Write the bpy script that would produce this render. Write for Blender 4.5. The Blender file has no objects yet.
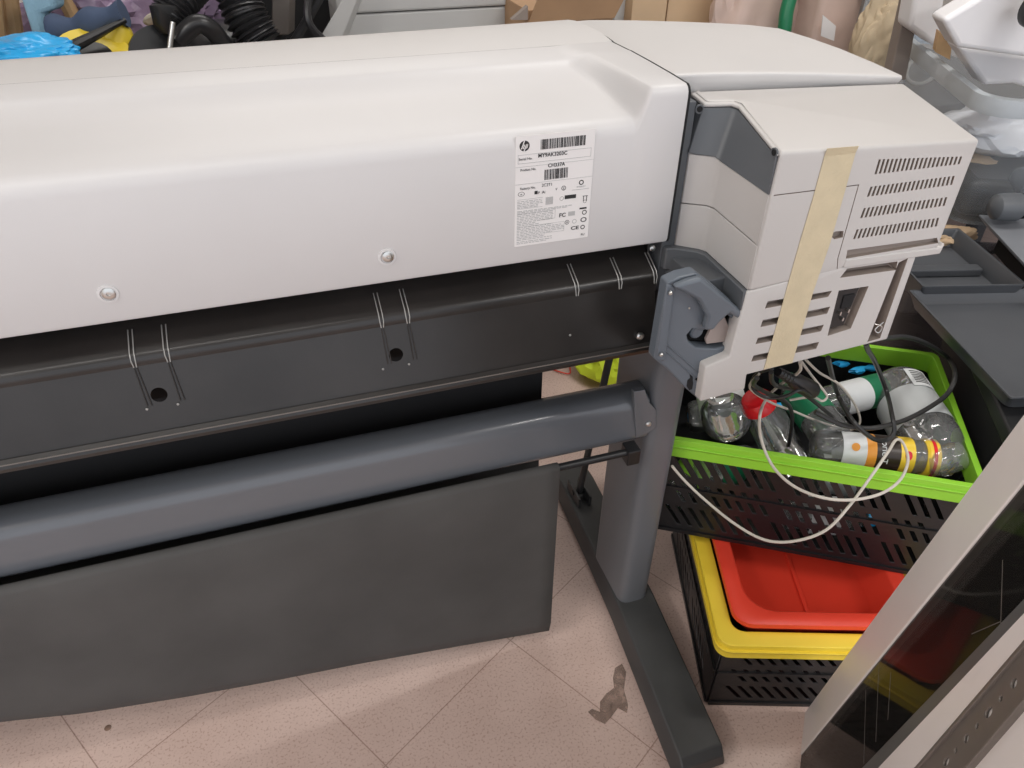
import bpy, bmesh, math, random
from mathutils import Vector as V, Matrix
random.seed(7)
C = bpy.context.scene.collection
# ------------------------------------------------------------------ camera
F = 745.0168
W = ((.950,-.180,.254),(-.311,-.575,.756),(.010,-.798,-.603))
def orth():
    x=V((W[0][0],W[1][0],W[2][0])).normalized(); z=V((W[0][2],W[1][2],W[2][2]))
    z=(z-x*x.dot(z)).normalized(); y=z.cross(x); return x,y,z      # cam right, down, forward in the room
CX,CY,CZ=orth(); H=1.3; EYE=V((0,0,H))
cd=bpy.data.cameras.new('camera'); cam=bpy.data.objects.new('camera',cd); C.objects.link(cam)
cd.sensor_width=36; cd.lens=F/1024*36; cd.clip_start=.02
cam.matrix_world=Matrix(((CX.x,-CY.x,-CZ.x,0),(CX.y,-CY.y,-CZ.y,0),(CX.z,-CY.z,-CZ.z,H),(0,0,0,1)))
bpy.context.scene.camera=cam
def ray(u,v): return CX*(u-512)+CY*(v-384)+CZ*F
def aty(u,v,y): r=ray(u,v); return EYE+r*(y/r.y)
def atz(u,v,z): r=ray(u,v); return EYE+r*((z-H)/r.z)
def atx(u,v,x): r=ray(u,v); return EYE+r*(x/r.x)
# ------------------------------------------------------------------ materials
def mat(name,col,rough=.5,metal=0,vary=.04,scale=8,bump=.0,bscale=60,coat=0,spec=.5,alpha=1,sheen=0,trans=0):
    m=bpy.data.materials.new(name); m.use_nodes=True; n=m.node_tree.nodes; l=m.node_tree.links
    b=n['Principled BSDF']; b.inputs['Roughness'].default_value=rough; b.inputs['Metallic'].default_value=metal
    b.inputs['Specular IOR Level'].default_value=spec; b.inputs['Coat Weight'].default_value=coat
    b.inputs['Alpha'].default_value=alpha; b.inputs['Transmission Weight'].default_value=trans
    tc=n.new('ShaderNodeTexCoord')
    no=n.new('ShaderNodeTexNoise'); no.inputs['Scale'].default_value=scale; no.inputs['Detail'].default_value=5
    l.new(tc.outputs['Object'],no.inputs['Vector'])
    cr=n.new('ShaderNodeValToRGB'); c=col
    cr.color_ramp.elements[0].position=.3; cr.color_ramp.elements[1].position=.7
    cr.color_ramp.elements[0].color=(*[max(0,x*(1-vary)) for x in c],1); cr.color_ramp.elements[1].color=(*[min(1,x*(1+vary)) for x in c],1)
    l.new(no.outputs['Fac'],cr.inputs['Fac']); l.new(cr.outputs['Color'],b.inputs['Base Color'])
    if bump:
        n2=n.new('ShaderNodeTexNoise'); n2.inputs['Scale'].default_value=bscale; n2.inputs['Detail'].default_value=4
        l.new(tc.outputs['Object'],n2.inputs['Vector']); bp=n.new('ShaderNodeBump'); bp.inputs['Strength'].default_value=bump
        bp.inputs['Distance'].default_value=.004
        l.new(n2.outputs['Fac'],bp.inputs['Height']); l.new(bp.outputs['Normal'],b.inputs['Normal'])
    return m
def clear(name,col=(.95,.97,.97),milk=.06,refl=.35,rough=.06):
    m=bpy.data.materials.new(name); m.use_nodes=True; n=m.node_tree.nodes; l=m.node_tree.links; n.clear()
    o=n.new('ShaderNodeOutputMaterial'); t=n.new('ShaderNodeBsdfTransparent'); t.inputs[0].default_value=(*col,1)
    g=n.new('ShaderNodeBsdfGlossy'); g.inputs['Roughness'].default_value=rough
    d=n.new('ShaderNodeBsdfDiffuse'); d.inputs[0].default_value=(*[min(1,c*.9) for c in col],1)
    tc=n.new('ShaderNodeTexCoord'); nn=n.new('ShaderNodeTexNoise'); nn.inputs['Scale'].default_value=30; bp=n.new('ShaderNodeBump'); bp.inputs['Strength'].default_value=(.0 if name=='smoked_glass' else .5 if 'bottle' in name else .3); bp.inputs['Distance'].default_value=.002
    l.new(tc.outputs['Object'],nn.inputs['Vector']); l.new(nn.outputs['Fac'],bp.inputs['Height']); l.new(bp.outputs['Normal'],g.inputs['Normal'])
    f=n.new('ShaderNodeLayerWeight'); f.inputs['Blend'].default_value=refl
    m1=n.new('ShaderNodeMixShader'); m1.inputs[0].default_value=milk; l.new(t.outputs[0],m1.inputs[1]); l.new(d.outputs[0],m1.inputs[2])
    m2=n.new('ShaderNodeMixShader'); l.new(f.outputs['Fresnel'],m2.inputs[0]); l.new(m1.outputs[0],m2.inputs[1]); l.new(g.outputs[0],m2.inputs[2])
    l.new(m2.outputs[0],o.inputs[0]); return m
M=dict(
 cover=mat('light_grey_plastic',(.60,.588,.585),.42,vary=.015,scale=5,bump=.03,bscale=900),
 cap=mat('light_grey_lid_plastic',(.60,.585,.575),.42,vary=.015,bump=.03,bscale=900),
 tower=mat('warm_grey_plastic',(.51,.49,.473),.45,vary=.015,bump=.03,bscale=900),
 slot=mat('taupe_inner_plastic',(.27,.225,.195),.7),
 dark=mat('dark_grey_plastic',(.10,.108,.118),.42,vary=.04,bump=.03,bscale=700),
 blue=mat('slate_grey_plastic',(.115,.135,.16),.38,vary=.04,bump=.03,bscale=700),
 beam=mat('slate_painted_steel',(.12,.128,.143),.24,vary=.02,coat=.35),
 post=mat('grey_painted_steel',(.135,.142,.155),.42,vary=.03),
 foot=mat('worn_dark_painted_steel',(.047,.048,.049),.5,vary=.15,scale=12),
 sheet=mat('black_steel_sheet',(.020,.018,.017),.3,vary=.3,scale=9,bump=.03,bscale=400),
 black=mat('black_plastic',(.012,.012,.013),.4,vary=.2),
 matte=mat('matte_black',(.006,.006,.007),.8),
 fabric=mat('black_woven_fabric',(.068,.066,.064),.85,vary=.2,scale=5,bump=.1,bscale=500),
 screw=mat('zinc_steel',(.6,.6,.58),.3,1),
 chromew=mat('pale_rib_edges',(.35,.35,.34),.35,.3),
 paper=mat('white_label_paper',(.74,.72,.71),.5,vary=.01),
 ink=mat('black_ink',(.02,.02,.02),.6),
 greyink=mat('grey_ink',(.42,.42,.42),.6),
 tape=mat('beige_masking_tape',(.62,.53,.36),.5,vary=.05,scale=40,bump=.2,bscale=300,alpha=.93),
 green=mat('lime_green_plastic',(.27,.60,.035),.4,vary=.05),
 crate=mat('black_crate_plastic',(.008,.008,.009),.35,vary=.3,bump=.1,bscale=80),
 yellow=mat('yellow_plastic',(.80,.60,.045),.42,vary=.04),
 red=mat('red_plastic',(.72,.05,.026),.38,vary=.06),
 cable_b=mat('black_cable_rubber',(.018,.018,.018),.35),
 cable_w=mat('off_white_cable',(.55,.51,.45),.4),
 frame=mat('white_aluminium',(.84,.79,.765),.4,vary=.02),
 gasket=mat('grey_rubber_gasket',(.10,.105,.105),.45,vary=.1),
 rail=mat('grey_steel_rail',(.17,.15,.135),.45,.3,vary=.12),
 tray=mat('grey_tray_plastic',(.075,.080,.088),.33,vary=.05),
 trayl=mat('pale_grey_plastic',(.20,.21,.23),.4,vary=.05),
 pet=clear('clear_bottle_plastic',(.98,.99,.985),.11,.36,.06),
 box=clear('cloudy_box_plastic',(.86,.90,.94),.16,.2,.25),
 dbox=clear('smoked_box_plastic',(.40,.42,.45),.10,.25,.2),
 wlabel2=mat('pale_grey_bottle_label',(.46,.48,.48),.35),
 wlabel=mat('white_bottle_label',(.68,.70,.70),.4),
 glabel=mat('green_bottle_label',(.01,.17,.075),.35),
 ylabel=mat('yellow_bottle_label',(.80,.55,.04),.35),
 olabel=mat('orange_print',(.80,.32,.04),.4),
 klabel=mat('dark_brown_label',(.03,.018,.012),.35),
 redcap=mat('red_cap_plastic',(.62,.015,.02),.25,vary=.06),
 bluep=mat('bright_blue_plastic',(.03,.42,.90),.25,vary=.2),
 card=mat('brown_cardboard',(.45,.28,.16),.7,vary=.08),
 card2=mat('tan_cardboard',(.60,.43,.27),.7,vary=.06),
 whitebag=mat('white_plastic_film',(.80,.79,.80),.35,vary=.02,bump=.3,bscale=14),
 beige=mat('beige_cloth',(.50,.40,.27),.8,vary=.1,bump=.3,bscale=25),
 wood=mat('pale_wood',(.58,.38,.20),.5,vary=.2,scale=15),
 towel=mat('light_blue_towel',(.30,.50,.63),.9,vary=.1,bump=.4,bscale=180),
 navy=mat('navy_cloth',(.06,.09,.16),.8,vary=.15),
 purple=mat('purple_film',(.30,.22,.33),.25,vary=.25,scale=14,bump=.8,bscale=30),
 cream=mat('cream_plastic',(.58,.53,.42),.4),
 hose=mat('black_hose_rubber',(.022,.022,.024),.32),
 greyp=mat('pale_grey_panel',(.50,.50,.49),.5,vary=.02),
 hiviz=mat('fluorescent_yellow_cloth',(.72,.90,.04),.6,vary=.1),
 pink=mat('pink_cloudy_plastic',(.58,.44,.38),.4,vary=.1),
 dirt=mat('brown_wet_dirt',(.24,.15,.11),.35,vary=.3,scale=50),
 bench=mat('grey_bench_top',(.22,.21,.20),.6),
 wall=mat('painted_wall',(.62,.60,.57),.8,vary=.02),
)
# floor: speckled pink-beige tiles on a grid turned 30 degrees
def floor_mat():
    m=bpy.data.materials.new('speckled_floor_tiles'); m.use_nodes=True; n=m.node_tree.nodes; l=m.node_tree.links; b=n['Principled BSDF']
    tc=n.new('ShaderNodeTexCoord'); mp=n.new('ShaderNodeMapping'); mp.inputs['Rotation'].default_value=(0,0,math.radians(60)); mp.vector_type='POINT'
    l.new(tc.outputs['Object'],mp.inputs['Vector'])
    br=n.new('ShaderNodeTexBrick'); br.offset=0.0; br.inputs['Scale'].default_value=1; br.inputs['Brick Width'].default_value=.327; br.inputs['Row Height'].default_value=.327
    br.inputs['Mortar Size'].default_value=.0012; br.inputs['Mortar Smooth'].default_value=.3
    br.inputs['Color1'].default_value=(.63,.475,.415,1); br.inputs['Color2'].default_value=(.66,.505,.445,1); br.inputs['Mortar'].default_value=(.38,.26,.215,1)
    l.new(mp.outputs[0],br.inputs['Vector'])
    no=n.new('ShaderNodeTexNoise'); no.inputs['Scale'].default_value=230; no.inputs['Detail'].default_value=2; l.new(tc.outputs['Object'],no.inputs['Vector'])
    r=n.new('ShaderNodeValToRGB'); r.color_ramp.elements[0].position=.34; r.color_ramp.elements[0].color=(.78,.72,.70,1); r.color_ramp.elements[1].position=.46; r.color_ramp.elements[1].color=(1,1,1,1)
    l.new(no.outputs['Fac'],r.inputs[0])
    n2=n.new('ShaderNodeTexNoise'); n2.inputs['Scale'].default_value=7; n2.inputs['Detail'].default_value=6; l.new(tc.outputs['Object'],n2.inputs['Vector'])
    r2=n.new('ShaderNodeValToRGB'); r2.color_ramp.elements[0].position=.3; r2.color_ramp.elements[0].color=(.88,.86,.85,1); r2.color_ramp.elements[1].position=.65; r2.color_ramp.elements[1].color=(1,1,1,1)
    l.new(n2.outputs['Fac'],r2.inputs[0])
    m1=n.new('ShaderNodeMix'); m1.data_type='RGBA'; m1.blend_type='MULTIPLY'; m1.inputs[0].default_value=1; l.new(br.outputs['Color'],m1.inputs[6]); l.new(r.outputs[0],m1.inputs[7])
    m2=n.new('ShaderNodeMix'); m2.data_type='RGBA'; m2.blend_type='MULTIPLY'; m2.inputs[0].default_value=1; l.new(m1.outputs[2],m2.inputs[6]); l.new(r2.outputs[0],m2.inputs[7])
    l.new(m2.outputs[2],b.inputs['Base Color']); b.inputs['Roughness'].default_value=.42
    return m
# ------------------------------------------------------------------ mesh helpers
def link(name,bm,m,root=None,smooth=False,bevel=0,seg=2,parent=None,sub=0,auto=35):
    """one mesh object from geometry given in room coordinates"""
    me=bpy.data.meshes.new(name); bmesh.ops.recalc_face_normals(bm,faces=bm.faces)
    o=bpy.data.objects.new(name,me); C.objects.link(o)
    par=parent or root
    org=V((0,0,0)); q=par
    while q is not None: org+=q.location; q=q.parent
    if par is None:
        xs=[v.co for v in bm.verts]; org=V(((min(p.x for p in xs)+max(p.x for p in xs))/2,(min(p.y for p in xs)+max(p.y for p in xs))/2,min(p.z for p in xs))); o.location=org
    for v in bm.verts: v.co-=org
    bm.to_mesh(me); bm.free()
    if par is not None: o.parent=par
    for mm in (m if isinstance(m,(list,tuple)) else [m]): me.materials.append(mm)
    if smooth:
        for p in me.polygons: p.use_smooth=True
    if bevel:
        b=o.modifiers.new('bevel','BEVEL'); b.width=bevel; b.segments=seg; b.limit_method='ANGLE'; b.angle_limit=math.radians(auto); b.harden_normals=False
    if sub:
        s=o.modifiers.new('sub','SUBSURF'); s.levels=sub; s.render_levels=sub
    if smooth:
        try: me.set_sharp_from_angle(angle=math.radians(auto))
        except Exception: pass
    return o
def thing(name,label,cat,loc=(0,0,0),group=None):
    o=bpy.data.objects.new(name,None); C.objects.link(o); o.location=V(loc); o.empty_display_size=.05
    o['label']=label; o['category']=cat
    if group: o['group']=group
    return o
def tag(o,label,cat,group=None,kind=None):
    o['label']=label; o['category']=cat
    if group: o['group']=group
    if kind: o['kind']=kind
    return o
def box(bm,c,s,rot=None):
    r=rot or Matrix.Identity(3); vs=[bm.verts.new(V(c)+r@V((a*s[0]/2,b*s[1]/2,d*s[2]/2))) for d in(-1,1) for a,b in((-1,-1),(1,-1),(1,1),(-1,1))]
    for f in((3,2,1,0),(4,5,6,7),(0,1,5,4),(1,2,6,5),(2,3,7,6),(3,0,4,7)): bm.faces.new([vs[i] for i in f])
def bx(x0,x1,y0,y1,z0,z1,bm=None):
    bm=bm or bmesh.new(); box(bm,((x0+x1)/2,(y0+y1)/2,(z0+z1)/2),(x1-x0,y1-y0,z1-z0)); return bm
def loft(bm,rings,cap=True,closed=True):
    R=[[bm.verts.new(V(p)) for p in r] for r in rings]; n=len(R[0])
    for a,b in zip(R,R[1:]):
        for i in range(n if closed else n-1): bm.faces.new((a[i],a[(i+1)%n],b[(i+1)%n],b[i]))
    if cap:
        bm.faces.new(list(reversed(R[0]))); bm.faces.new(R[-1])
    return R
def prism(pts,off,bm=None):
    bm=bm or bmesh.new(); loft(bm,[[V(p) for p in pts],[V(p)+V(off) for p in pts]]); return bm
def smoothpts(pts,n=6):
    out=[]; P=[V(p) for p in pts]
    for i in range(len(P)-1):
        a=P[max(i-1,0)]; b=P[i]; c=P[i+1]; d=P[min(i+2,len(P)-1)]
        for k in range(n):
            t=k/n; out.append(.5*((2*b)+(c-a)*t+(2*a-5*b+4*c-d)*t*t+(3*b-a-3*c+d)*t**3))
    out.append(P[-1]); return out
def tube(pts,r,bm=None,n=10,smooth=6,rf=None):
    bm=bm or bmesh.new(); P=smoothpts(pts,smooth) if smooth else [V(p) for p in pts]
    up=V((.3,.2,.93)); rings=[]
    for i,p in enumerate(P):
        t=(P[min(i+1,len(P)-1)]-P[max(i-1,0)]).normalized(); a=t.cross(up)
        if a.length<1e-3: a=t.cross(V((1,0,0)))
        a.normalize(); b=t.cross(a); up=b.cross(t) if False else -t.cross(a); up=b
        rr=rf(i/(len(P)-1))*r if rf else r
        rings.append([p+(a*math.cos(2*math.pi*k/n)+b*math.sin(2*math.pi*k/n))*rr for k in range(n)])
        up=b.cross(t).cross(t)*-1 if False else a.cross(t)
    loft(bm,rings); return bm
def lathe(prof,p0,p1,bm=None,n=28,cap=True):
    """profile of (distance along axis 0..1 in length units, radius)"""
    bm=bm or bmesh.new(); p0=V(p0); t=(V(p1)-p0).normalized(); a=t.orthogonal().normalized(); b=t.cross(a)
    loft(bm,[[p0+t*h+(a*math.cos(2*math.pi*k/n)+b*math.sin(2*math.pi*k/n))*max(r,1e-4) for k in range(n)] for h,r in prof],cap=cap); return bm
def plate(outer,holes,o,ux,uy,t):
    """flat plate with holes; outline in local metres, thickness t towards ux x uy"""
    cu=bpy.data.curves.new('tmp','CURVE'); cu.dimensions='2D'; cu.fill_mode='BOTH'; cu.extrude=t/2
    for poly in [outer]+holes:
        s=cu.splines.new('POLY'); s.points.add(len(poly)-1)
        for i,p in enumerate(poly): s.points[i].co=(p[0],p[1],0,1)
        s.use_cyclic_u=True
    ob=bpy.data.objects.new('tmp',cu); C.objects.link(ob); dg=bpy.context.evaluated_depsgraph_get(); dg.update()
    me=bpy.data.meshes.new_from_object(ob.evaluated_get(dg)); bm=bmesh.new(); bm.from_mesh(me)
    bpy.data.objects.remove(ob); bpy.data.curves.remove(cu); bpy.data.meshes.remove(me)
    bmesh.ops.remove_doubles(bm,verts=bm.verts,dist=1e-6)
    ux=V(ux).normalized(); uy=V(uy).normalized(); n=ux.cross(uy); o=V(o)
    for v in bm.verts: c=v.co; v.co=o+ux*c.x+uy*c.y+n*(c.z+t/2)
    return bm
def text(s,size,o,ux,uy,t=.0002,bm=None,width=None,bold=0):
    cu=bpy.data.curves.new('tmp','FONT'); cu.body=s; cu.size=size; cu.extrude=t/2; cu.offset=bold
    ob=bpy.data.objects.new('tmp',cu); C.objects.link(ob); dg=bpy.context.evaluated_depsgraph_get(); dg.update()
    me=bpy.data.meshes.new_from_object(ob.evaluated_get(dg)); b2=bmesh.new(); b2.from_mesh(me)
    bpy.data.objects.remove(ob); bpy.data.curves.remove(cu); bpy.data.meshes.remove(me)
    w=max((v.co.x for v in b2.verts),default=1); k=(width/w) if width else 1
    ux=V(ux).normalized(); uy=V(uy).normalized(); n=ux.cross(uy); o=V(o)
    for v in b2.verts: c=v.co.copy(); v.co=o+ux*c.x*k+uy*c.y+n*(c.z+t/2)
    if bm is None: return b2
    me=bpy.data.meshes.new('t'); b2.to_mesh(me); b2.free(); bm.from_mesh(me); bpy.data.meshes.remove(me); return bm
def cut(obj,cbm,cm):
    """boolean difference, applied to the mesh"""
    bmesh.ops.recalc_face_normals(cbm,faces=cbm.faces)
    me=bpy.data.meshes.new('cut'); cbm.to_mesh(me); cbm.free(); me.materials.append(cm)
    c=bpy.data.objects.new('cut',me); C.objects.link(c)
    org=V((0,0,0)); q=obj
    while q is not None: org+=q.location; q=q.parent
    bpy.context.view_layer.update()
    m=obj.modifiers.new('b','BOOLEAN'); m.object=c; m.operation='DIFFERENCE'; m.solver='EXACT'; m.material_mode='TRANSFER'; m.use_self=True
    dg=bpy.context.evaluated_depsgraph_get(); dg.update()
    nm=bpy.data.meshes.new_from_object(obj.evaluated_get(dg)); obj.modifiers.clear(); old=obj.data; obj.data=nm
    bpy.data.objects.remove(c); return obj
def circ(cx,cy,r,n=20): return [(cx+r*math.cos(2*math.pi*i/n),cy+r*math.sin(2*math.pi*i/n)) for i in range(n)]
def arc(cx,cy,r,a0,a1,n=6): return [(cx+r*math.cos(math.radians(a0+(a1-a0)*i/n)),cy+r*math.sin(math.radians(a0+(a1-a0)*i/n))) for i in range(n+1)]
def rrect(x0,y0,x1,y1,r,n=5): return arc(x1-r,y1-r,r,0,90,n)+arc(x0+r,y1-r,r,90,180,n)+arc(x0+r,y0+r,r,180,270,n)+arc(x1-r,y0+r,r,270,360,n)
X,Y,Z=V((1,0,0)),V((0,1,0)),V((0,0,1))
# ------------------------------------------------------------------ setting
def struct(name,bm,m,**k): o=link(name,bm,m,**k); o['kind']='structure'; return o
fl=struct('floor',bx(-2.6,3.4,-1.8,3.6,-.05,0),floor_mat())
# shift grid so the joints fall where the photo has them
fl.data.transform(Matrix.Translation(-V((-.121,.863,0))+fl.location)); fl.location=V((-.121,.863,0))
mp=[n for n in fl.data.materials[0].node_tree.nodes if n.type=='MAPPING'][0]
u=V((.513,-.858,0)); w=V((.858,.513,0))
mp.inputs['Rotation'].default_value=(0,0,math.radians(59.1)); mp.inputs['Location'].default_value=(.09,0,0)
struct('wall_back',bx(-2.6,3.4,3.6,3.7,0,2.75),M['wall'])
struct('wall_right',bx(3.4,3.5,-1.8,3.6,0,2.75),M['wall'])
struct('wall_left',bx(-2.7,-2.6,-1.8,3.6,0,2.75),M['wall'])
struct('ceiling',bx(-2.6,3.4,-1.8,3.6,2.75,2.85),M['wall'])
# ------------------------------------------------------------------ the printer
PR=thing('large_format_printer','large light grey wide format printer on a slate grey stand, seen from its back','printer',(0,.95,0))
XL,XR=-.86,.456
# long rear cover, lofted along X with the sloped recess that ends before the right edge
A=[(.775,.882),(.752,.880),(.750,.884),(.750,1.018),(.752,1.028),(.757,1.034),(.765,1.0375),(.80,1.042),(.85,1.049),(.901,1.0575),(.907,1.0625),(.913,1.0655),(.959,1.069)]
B=[(.775,.882),(.752,.880),(.750,.884),(.750,1.057),(.7508,1.063),(.7535,1.0675),(.758,1.070),(.80,1.071),(.85,1.0715),(.901,1.0715),(.907,1.0715),(.913,1.071),(.959,1.070)]
tail=[(.959,1.00),(.80,.98),(.80,.882)]
def xa(y): return .393-(y-.75)*.10 if y<.9 else .370      # where the slope ends
def xb(y): return .412-(y-.75)*.05
rings=[]
for x in(XL,-.5,-.2,.1,.30): rings.append([(x,y,z) for y,z in A+tail])
def mixr(t,dx0=0):
    r=[]
    for (a,b) in zip(A,B):
        x=xa(a[0])*(1-t)+xb(a[0])*t; r.append((x+dx0,a[0]*(1-t)+b[0]*t,a[1]+(b[1]-a[1])*(3*t*t-2*t**3)))
    xm=sum(p[0] for p in r)/len(r)
    return r+[(xm,y,z) for y,z in tail]
for t in(0,.12,.3,.5,.7,.88,1): rings.append(mixr(t))
rings.append([(XR-.004,y,z) for y,z in B+tail])
rings.append([(XR-.001,y+(.001 if y<.76 else 0),z-.001 if z>1.05 else z) for y,z in B+tail])
rings.append([(XR,y+(.003 if y<.76 else 0),z-.003 if z>1.05 else z) for y,z in B+tail])
bm=bmesh.new(); loft(bm,rings); link('rear_cover',bm,M['cover'],PR,smooth=True,auto=40)
# window lid behind the seam
T=[(.9613,1.00),(.9613,1.067),(.9622,1.0695),(1.0,1.073),(1.05,1.072),(1.09,1.070),(1.118,1.066),(1.138,1.045),(1.15,.96),(1.155,.88),(1.10,.88),(1.10,1.00)]
bm=bmesh.new(); loft(bm,[[(x,y,z-.007*(XR-x)/.75) for y,z in T] for x in(XL,-.4,0,.25,XR)]); link('window_lid',bm,M['cap'],PR,smooth=True,auto=40)
link('lid_seam_shade',bx(XL,XR,.9588,.9612,1.02,1.0686),M['matte'],PR)  # black strip set in the groove to paint its shade
sm=[(y+.0022 if y<.77 else y,z-.0016) for y,z in B]+[(.97,1.0695),(1.0,1.0708),(1.05,1.070),(1.09,1.067),(1.112,1.062),(1.13,1.04),(1.13,.9),(.80,.9)]
link('cap_seam_shade',prism([(.4563,y,z) for y,z in sm],(.0026,0,0)),M['matte'],PR)  # black strip painting the shade in the gap beside the cap
# end caps
def endcap(x0,x1,name='end_cap'):
    sg=1 if x1>x0 else -1; w_=abs(x1-x0)
    out=[(0,.800),(.06,.800),(.14,.800),(.22,.800),(.285,.800),(w_-.004,.800),(w_,.805),(w_,.86),(w_,.93),(w_-.002,1.0),(w_-.012,1.065),(w_-.035,1.110),(w_-.075,1.140),(w_-.14,1.155),(.10,1.160),(.04,1.160),(0,1.160)]
    def zt(d,y):
        z=1.0720-.026*(max(0,d)/w_)**1.4
        if y<.90: z-=.005*((.90-y)/.10)
        if y>1.05: z-=.018*((y-1.05)/.105)**2
        return z
    bm=bmesh.new(); N=14; cols=[]
    # grid top: fan from rim towards inner ring
    cxy=(w_*.42,.95)
    rings=[]
    for k,(s,dz) in enumerate([(.975,-.0125),(1.0,-.0035),(.9975,-.0008),(.992,0),(.93,0),(.8,0),(.6,0),(.35,0),(.1,0)]):
        r=[]
        for d,y in out:
            dd=cxy[0]+(d-cxy[0])*s if d>0.001 else 0+ (0 if s>.9 else (cxy[0]-d)*(1-s)); yy=cxy[1]+(y-cxy[1])*s
            if d<=.001 and s<=.9: dd=cxy[0]+(d-cxy[0])*s
            z=zt(dd,yy) if k>3 else zt(d,y)
            r.append((x0+sg*dd,yy,z+dz))
        rings.append(r)
    base=[(x0+sg*(d*.985),y+(.010 if y<.81 else 0),.90 if y>.86 else 1.025) for d,y in out]
    loft(bm,[base]+rings); return link(name,bm,M['cap'],PR,smooth=True,auto=50)
endcap(.460,.800)
endcap(XL-.0025,XL-.30)
# black inner chassis
link('chassis',bx(-1.14,.458,.802,1.10,.74,.880),M['matte'],PR)
link('front_body',bx(-1.15,.77,.96,1.14,.72,.90),M['dark'],PR,bevel=.01)
link('front_body',bx(.462,.76,.83,1.10,.86,1.03),M['dark'],PR,bevel=.01)
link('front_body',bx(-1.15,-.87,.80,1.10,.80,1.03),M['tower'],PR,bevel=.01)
# rear cover screws
for (u_,v_) in((108,294),(387,257)):
    c=aty(u_,v_,.75); bm=lathe([(0,.0105),(.0012,.0103),(.0015,.0075),(-.0015,.007),(-.0015,.0001)],c+V((0,.0002,0)),c-Y)
    o=link('screw_cup',bm,M['cover'],PR,smooth=True)
    bm=lathe([(-.001,.0065),(.0022,.0065),(.0034,.0045),(.0034,.002),(.0022,.0015),(.0022,.0001)],c+V((.001,.0002,.001)),c+V((.001,-1,.001)))
    link('screw',bm,M['screw'],PR,smooth=True,parent=o)
# rear label with the printed marks
LB=aty(515.3,246,.75); LT=aty(516,136.5,.75); RT=aty(593,128.5,.75)
lw=.0925; lh=(LT-LB).z+.001; L0=V((LT.x-.0005,.7494,LT.z-lh))
lab=link('rating_label',bx(L0.x,L0.x+lw,.7494,.7501,L0.z,L0.z+lh),M['paper'],PR)
def LP(s,t): return V((L0.x+s*lw,.7492,L0.z+(1-t)*lh))
inkbm=bmesh.new(); gbm=bmesh.new()
def lbar(bm,s0,t0,s1,t1):
    a=LP(s0,t1); b=LP(s1,t0); bx(a.x,b.x,.7491,.7495,a.z,b.z,bm)
def ltext(bm,s,t,txt,h,w=None,bold=0): text(txt,h*lh,LP(s,t),X,Z,.0002,bm,width=(w*lw if w else None),bold=bold)
def bars(s0,s1,t0,t1,n,seed):
    r=random.Random(seed); x=s0
    while x<s1:
        w_=r.choice((.004,.004,.008,.012)); lbar(inkbm,x,t0,min(x+w_,s1),t1); x+=w_+r.choice((.004,.004,.009))
bars(.31,.88,.045,.13,40,1); bars(.37,.67,.31,.40,20,2)
# hp roundel: disc with the two slanted letters left clear
cc=LP(.11,.085); rr=.0058
hb=plate(circ(0,0,rr,32),[],cc+V((0,.0003,0)),X,Z,.0002); me=bpy.data.meshes.new('t'); hb.to_mesh(me); hb.free(); inkbm.from_mesh(me); bpy.data.meshes.remove(me)
wbm=bmesh.new()
def stroke(bm,p,q,w_):
    p=V((p[0],0,p[1]));q=V((q[0],0,q[1])); d=(q-p).normalized(); nrm=V((d.z,0,-d.x))*w_/2
    prism([cc+p+nrm-V((0,.0004,0)),cc+q+nrm-V((0,.0004,0)),cc+q-nrm-V((0,.0004,0)),cc+p-nrm-V((0,.0004,0))],(0,.0003,0),bm)
sc=rr
stroke(wbm,(-.62*sc,-.55*sc),(-.05*sc,1.0*sc),.19*sc)
stroke(wbm,(-.36*sc,.15*sc),(.0*sc,.22*sc),.15*sc); stroke(wbm,(-.02*sc,.2*sc),(-.28*sc,-.52*sc),.17*sc)
stroke(wbm,(.36*sc,.3*sc),(-.12*sc,-1.0*sc),.19*sc); stroke(wbm,(.32*sc,.26*sc),(.62*sc,.26*sc),.15*sc)
stroke(wbm,(.62*sc,.28*sc),(.42*sc,-.4*sc),.17*sc); stroke(wbm,(.1*sc,-.42*sc),(.42*sc,-.38*sc),.15*sc)
ltext(inkbm,.04,.205,'Serial No.',.030,.17); ltext(inkbm,.28,.195,'MY9AK3203C',.045,.37,bold=.0001)
for a in((.03,.158,.96,.161),(.03,.232,.96,.235),(.03,.158,.034,.235),(.956,.158,.96,.235)): lbar(gbm,*a)
ltext(inkbm,.06,.30,'Product No.',.030,.20); ltext(inkbm,.41,.29,'CH337A',.045,.22,bold=.0001)
lbar(gbm,0,.262,1,.264); lbar(gbm,0,.415,1,.417)
ltext(inkbm,.06,.465,'Factory No.',.030,.20); ltext(inkbm,.34,.458,'2C2T1',.038,.13)
# regulatory marks
def ring(bm,s,t,r,w_=.0005,sq=1):
    hb=plate([(a*sq,b) for a,b in circ(0,0,r,24)],[[(a*sq,b) for a,b in circ(0,0,r-w_,24)]],LP(s,t)+V((0,.0003,0)),X,Z,.0002); me=bpy.data.meshes.new('t'); hb.to_mesh(me); hb.free(); bm.from_mesh(me); bpy.data.meshes.remove(me)
ring(inkbm,.08,.505,.0028,.0004,1.4); ltext(inkbm,.065,.513,'LR',.018)
lbar(inkbm,.25,.49,.29,.52); ltext(inkbm,.295,.52,'P',.032); ltext(inkbm,.345,.52,'Ai',.036)
ltext(inkbm,.52,.505,'V',.028); ring(inkbm,.63,.495,.0028,.0007); ltext(inkbm,.62,.505,'E',.026)
ring(inkbm,.86,.462,.003,.0012); ltext(gbm,.80,.505,'ENERGY',.018,.12); lbar(gbm,.74,.522,.97,.526)
ring(inkbm,.61,.59,.0024,.0003); lbar(inkbm,.65,.565,.80,.60)
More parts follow.
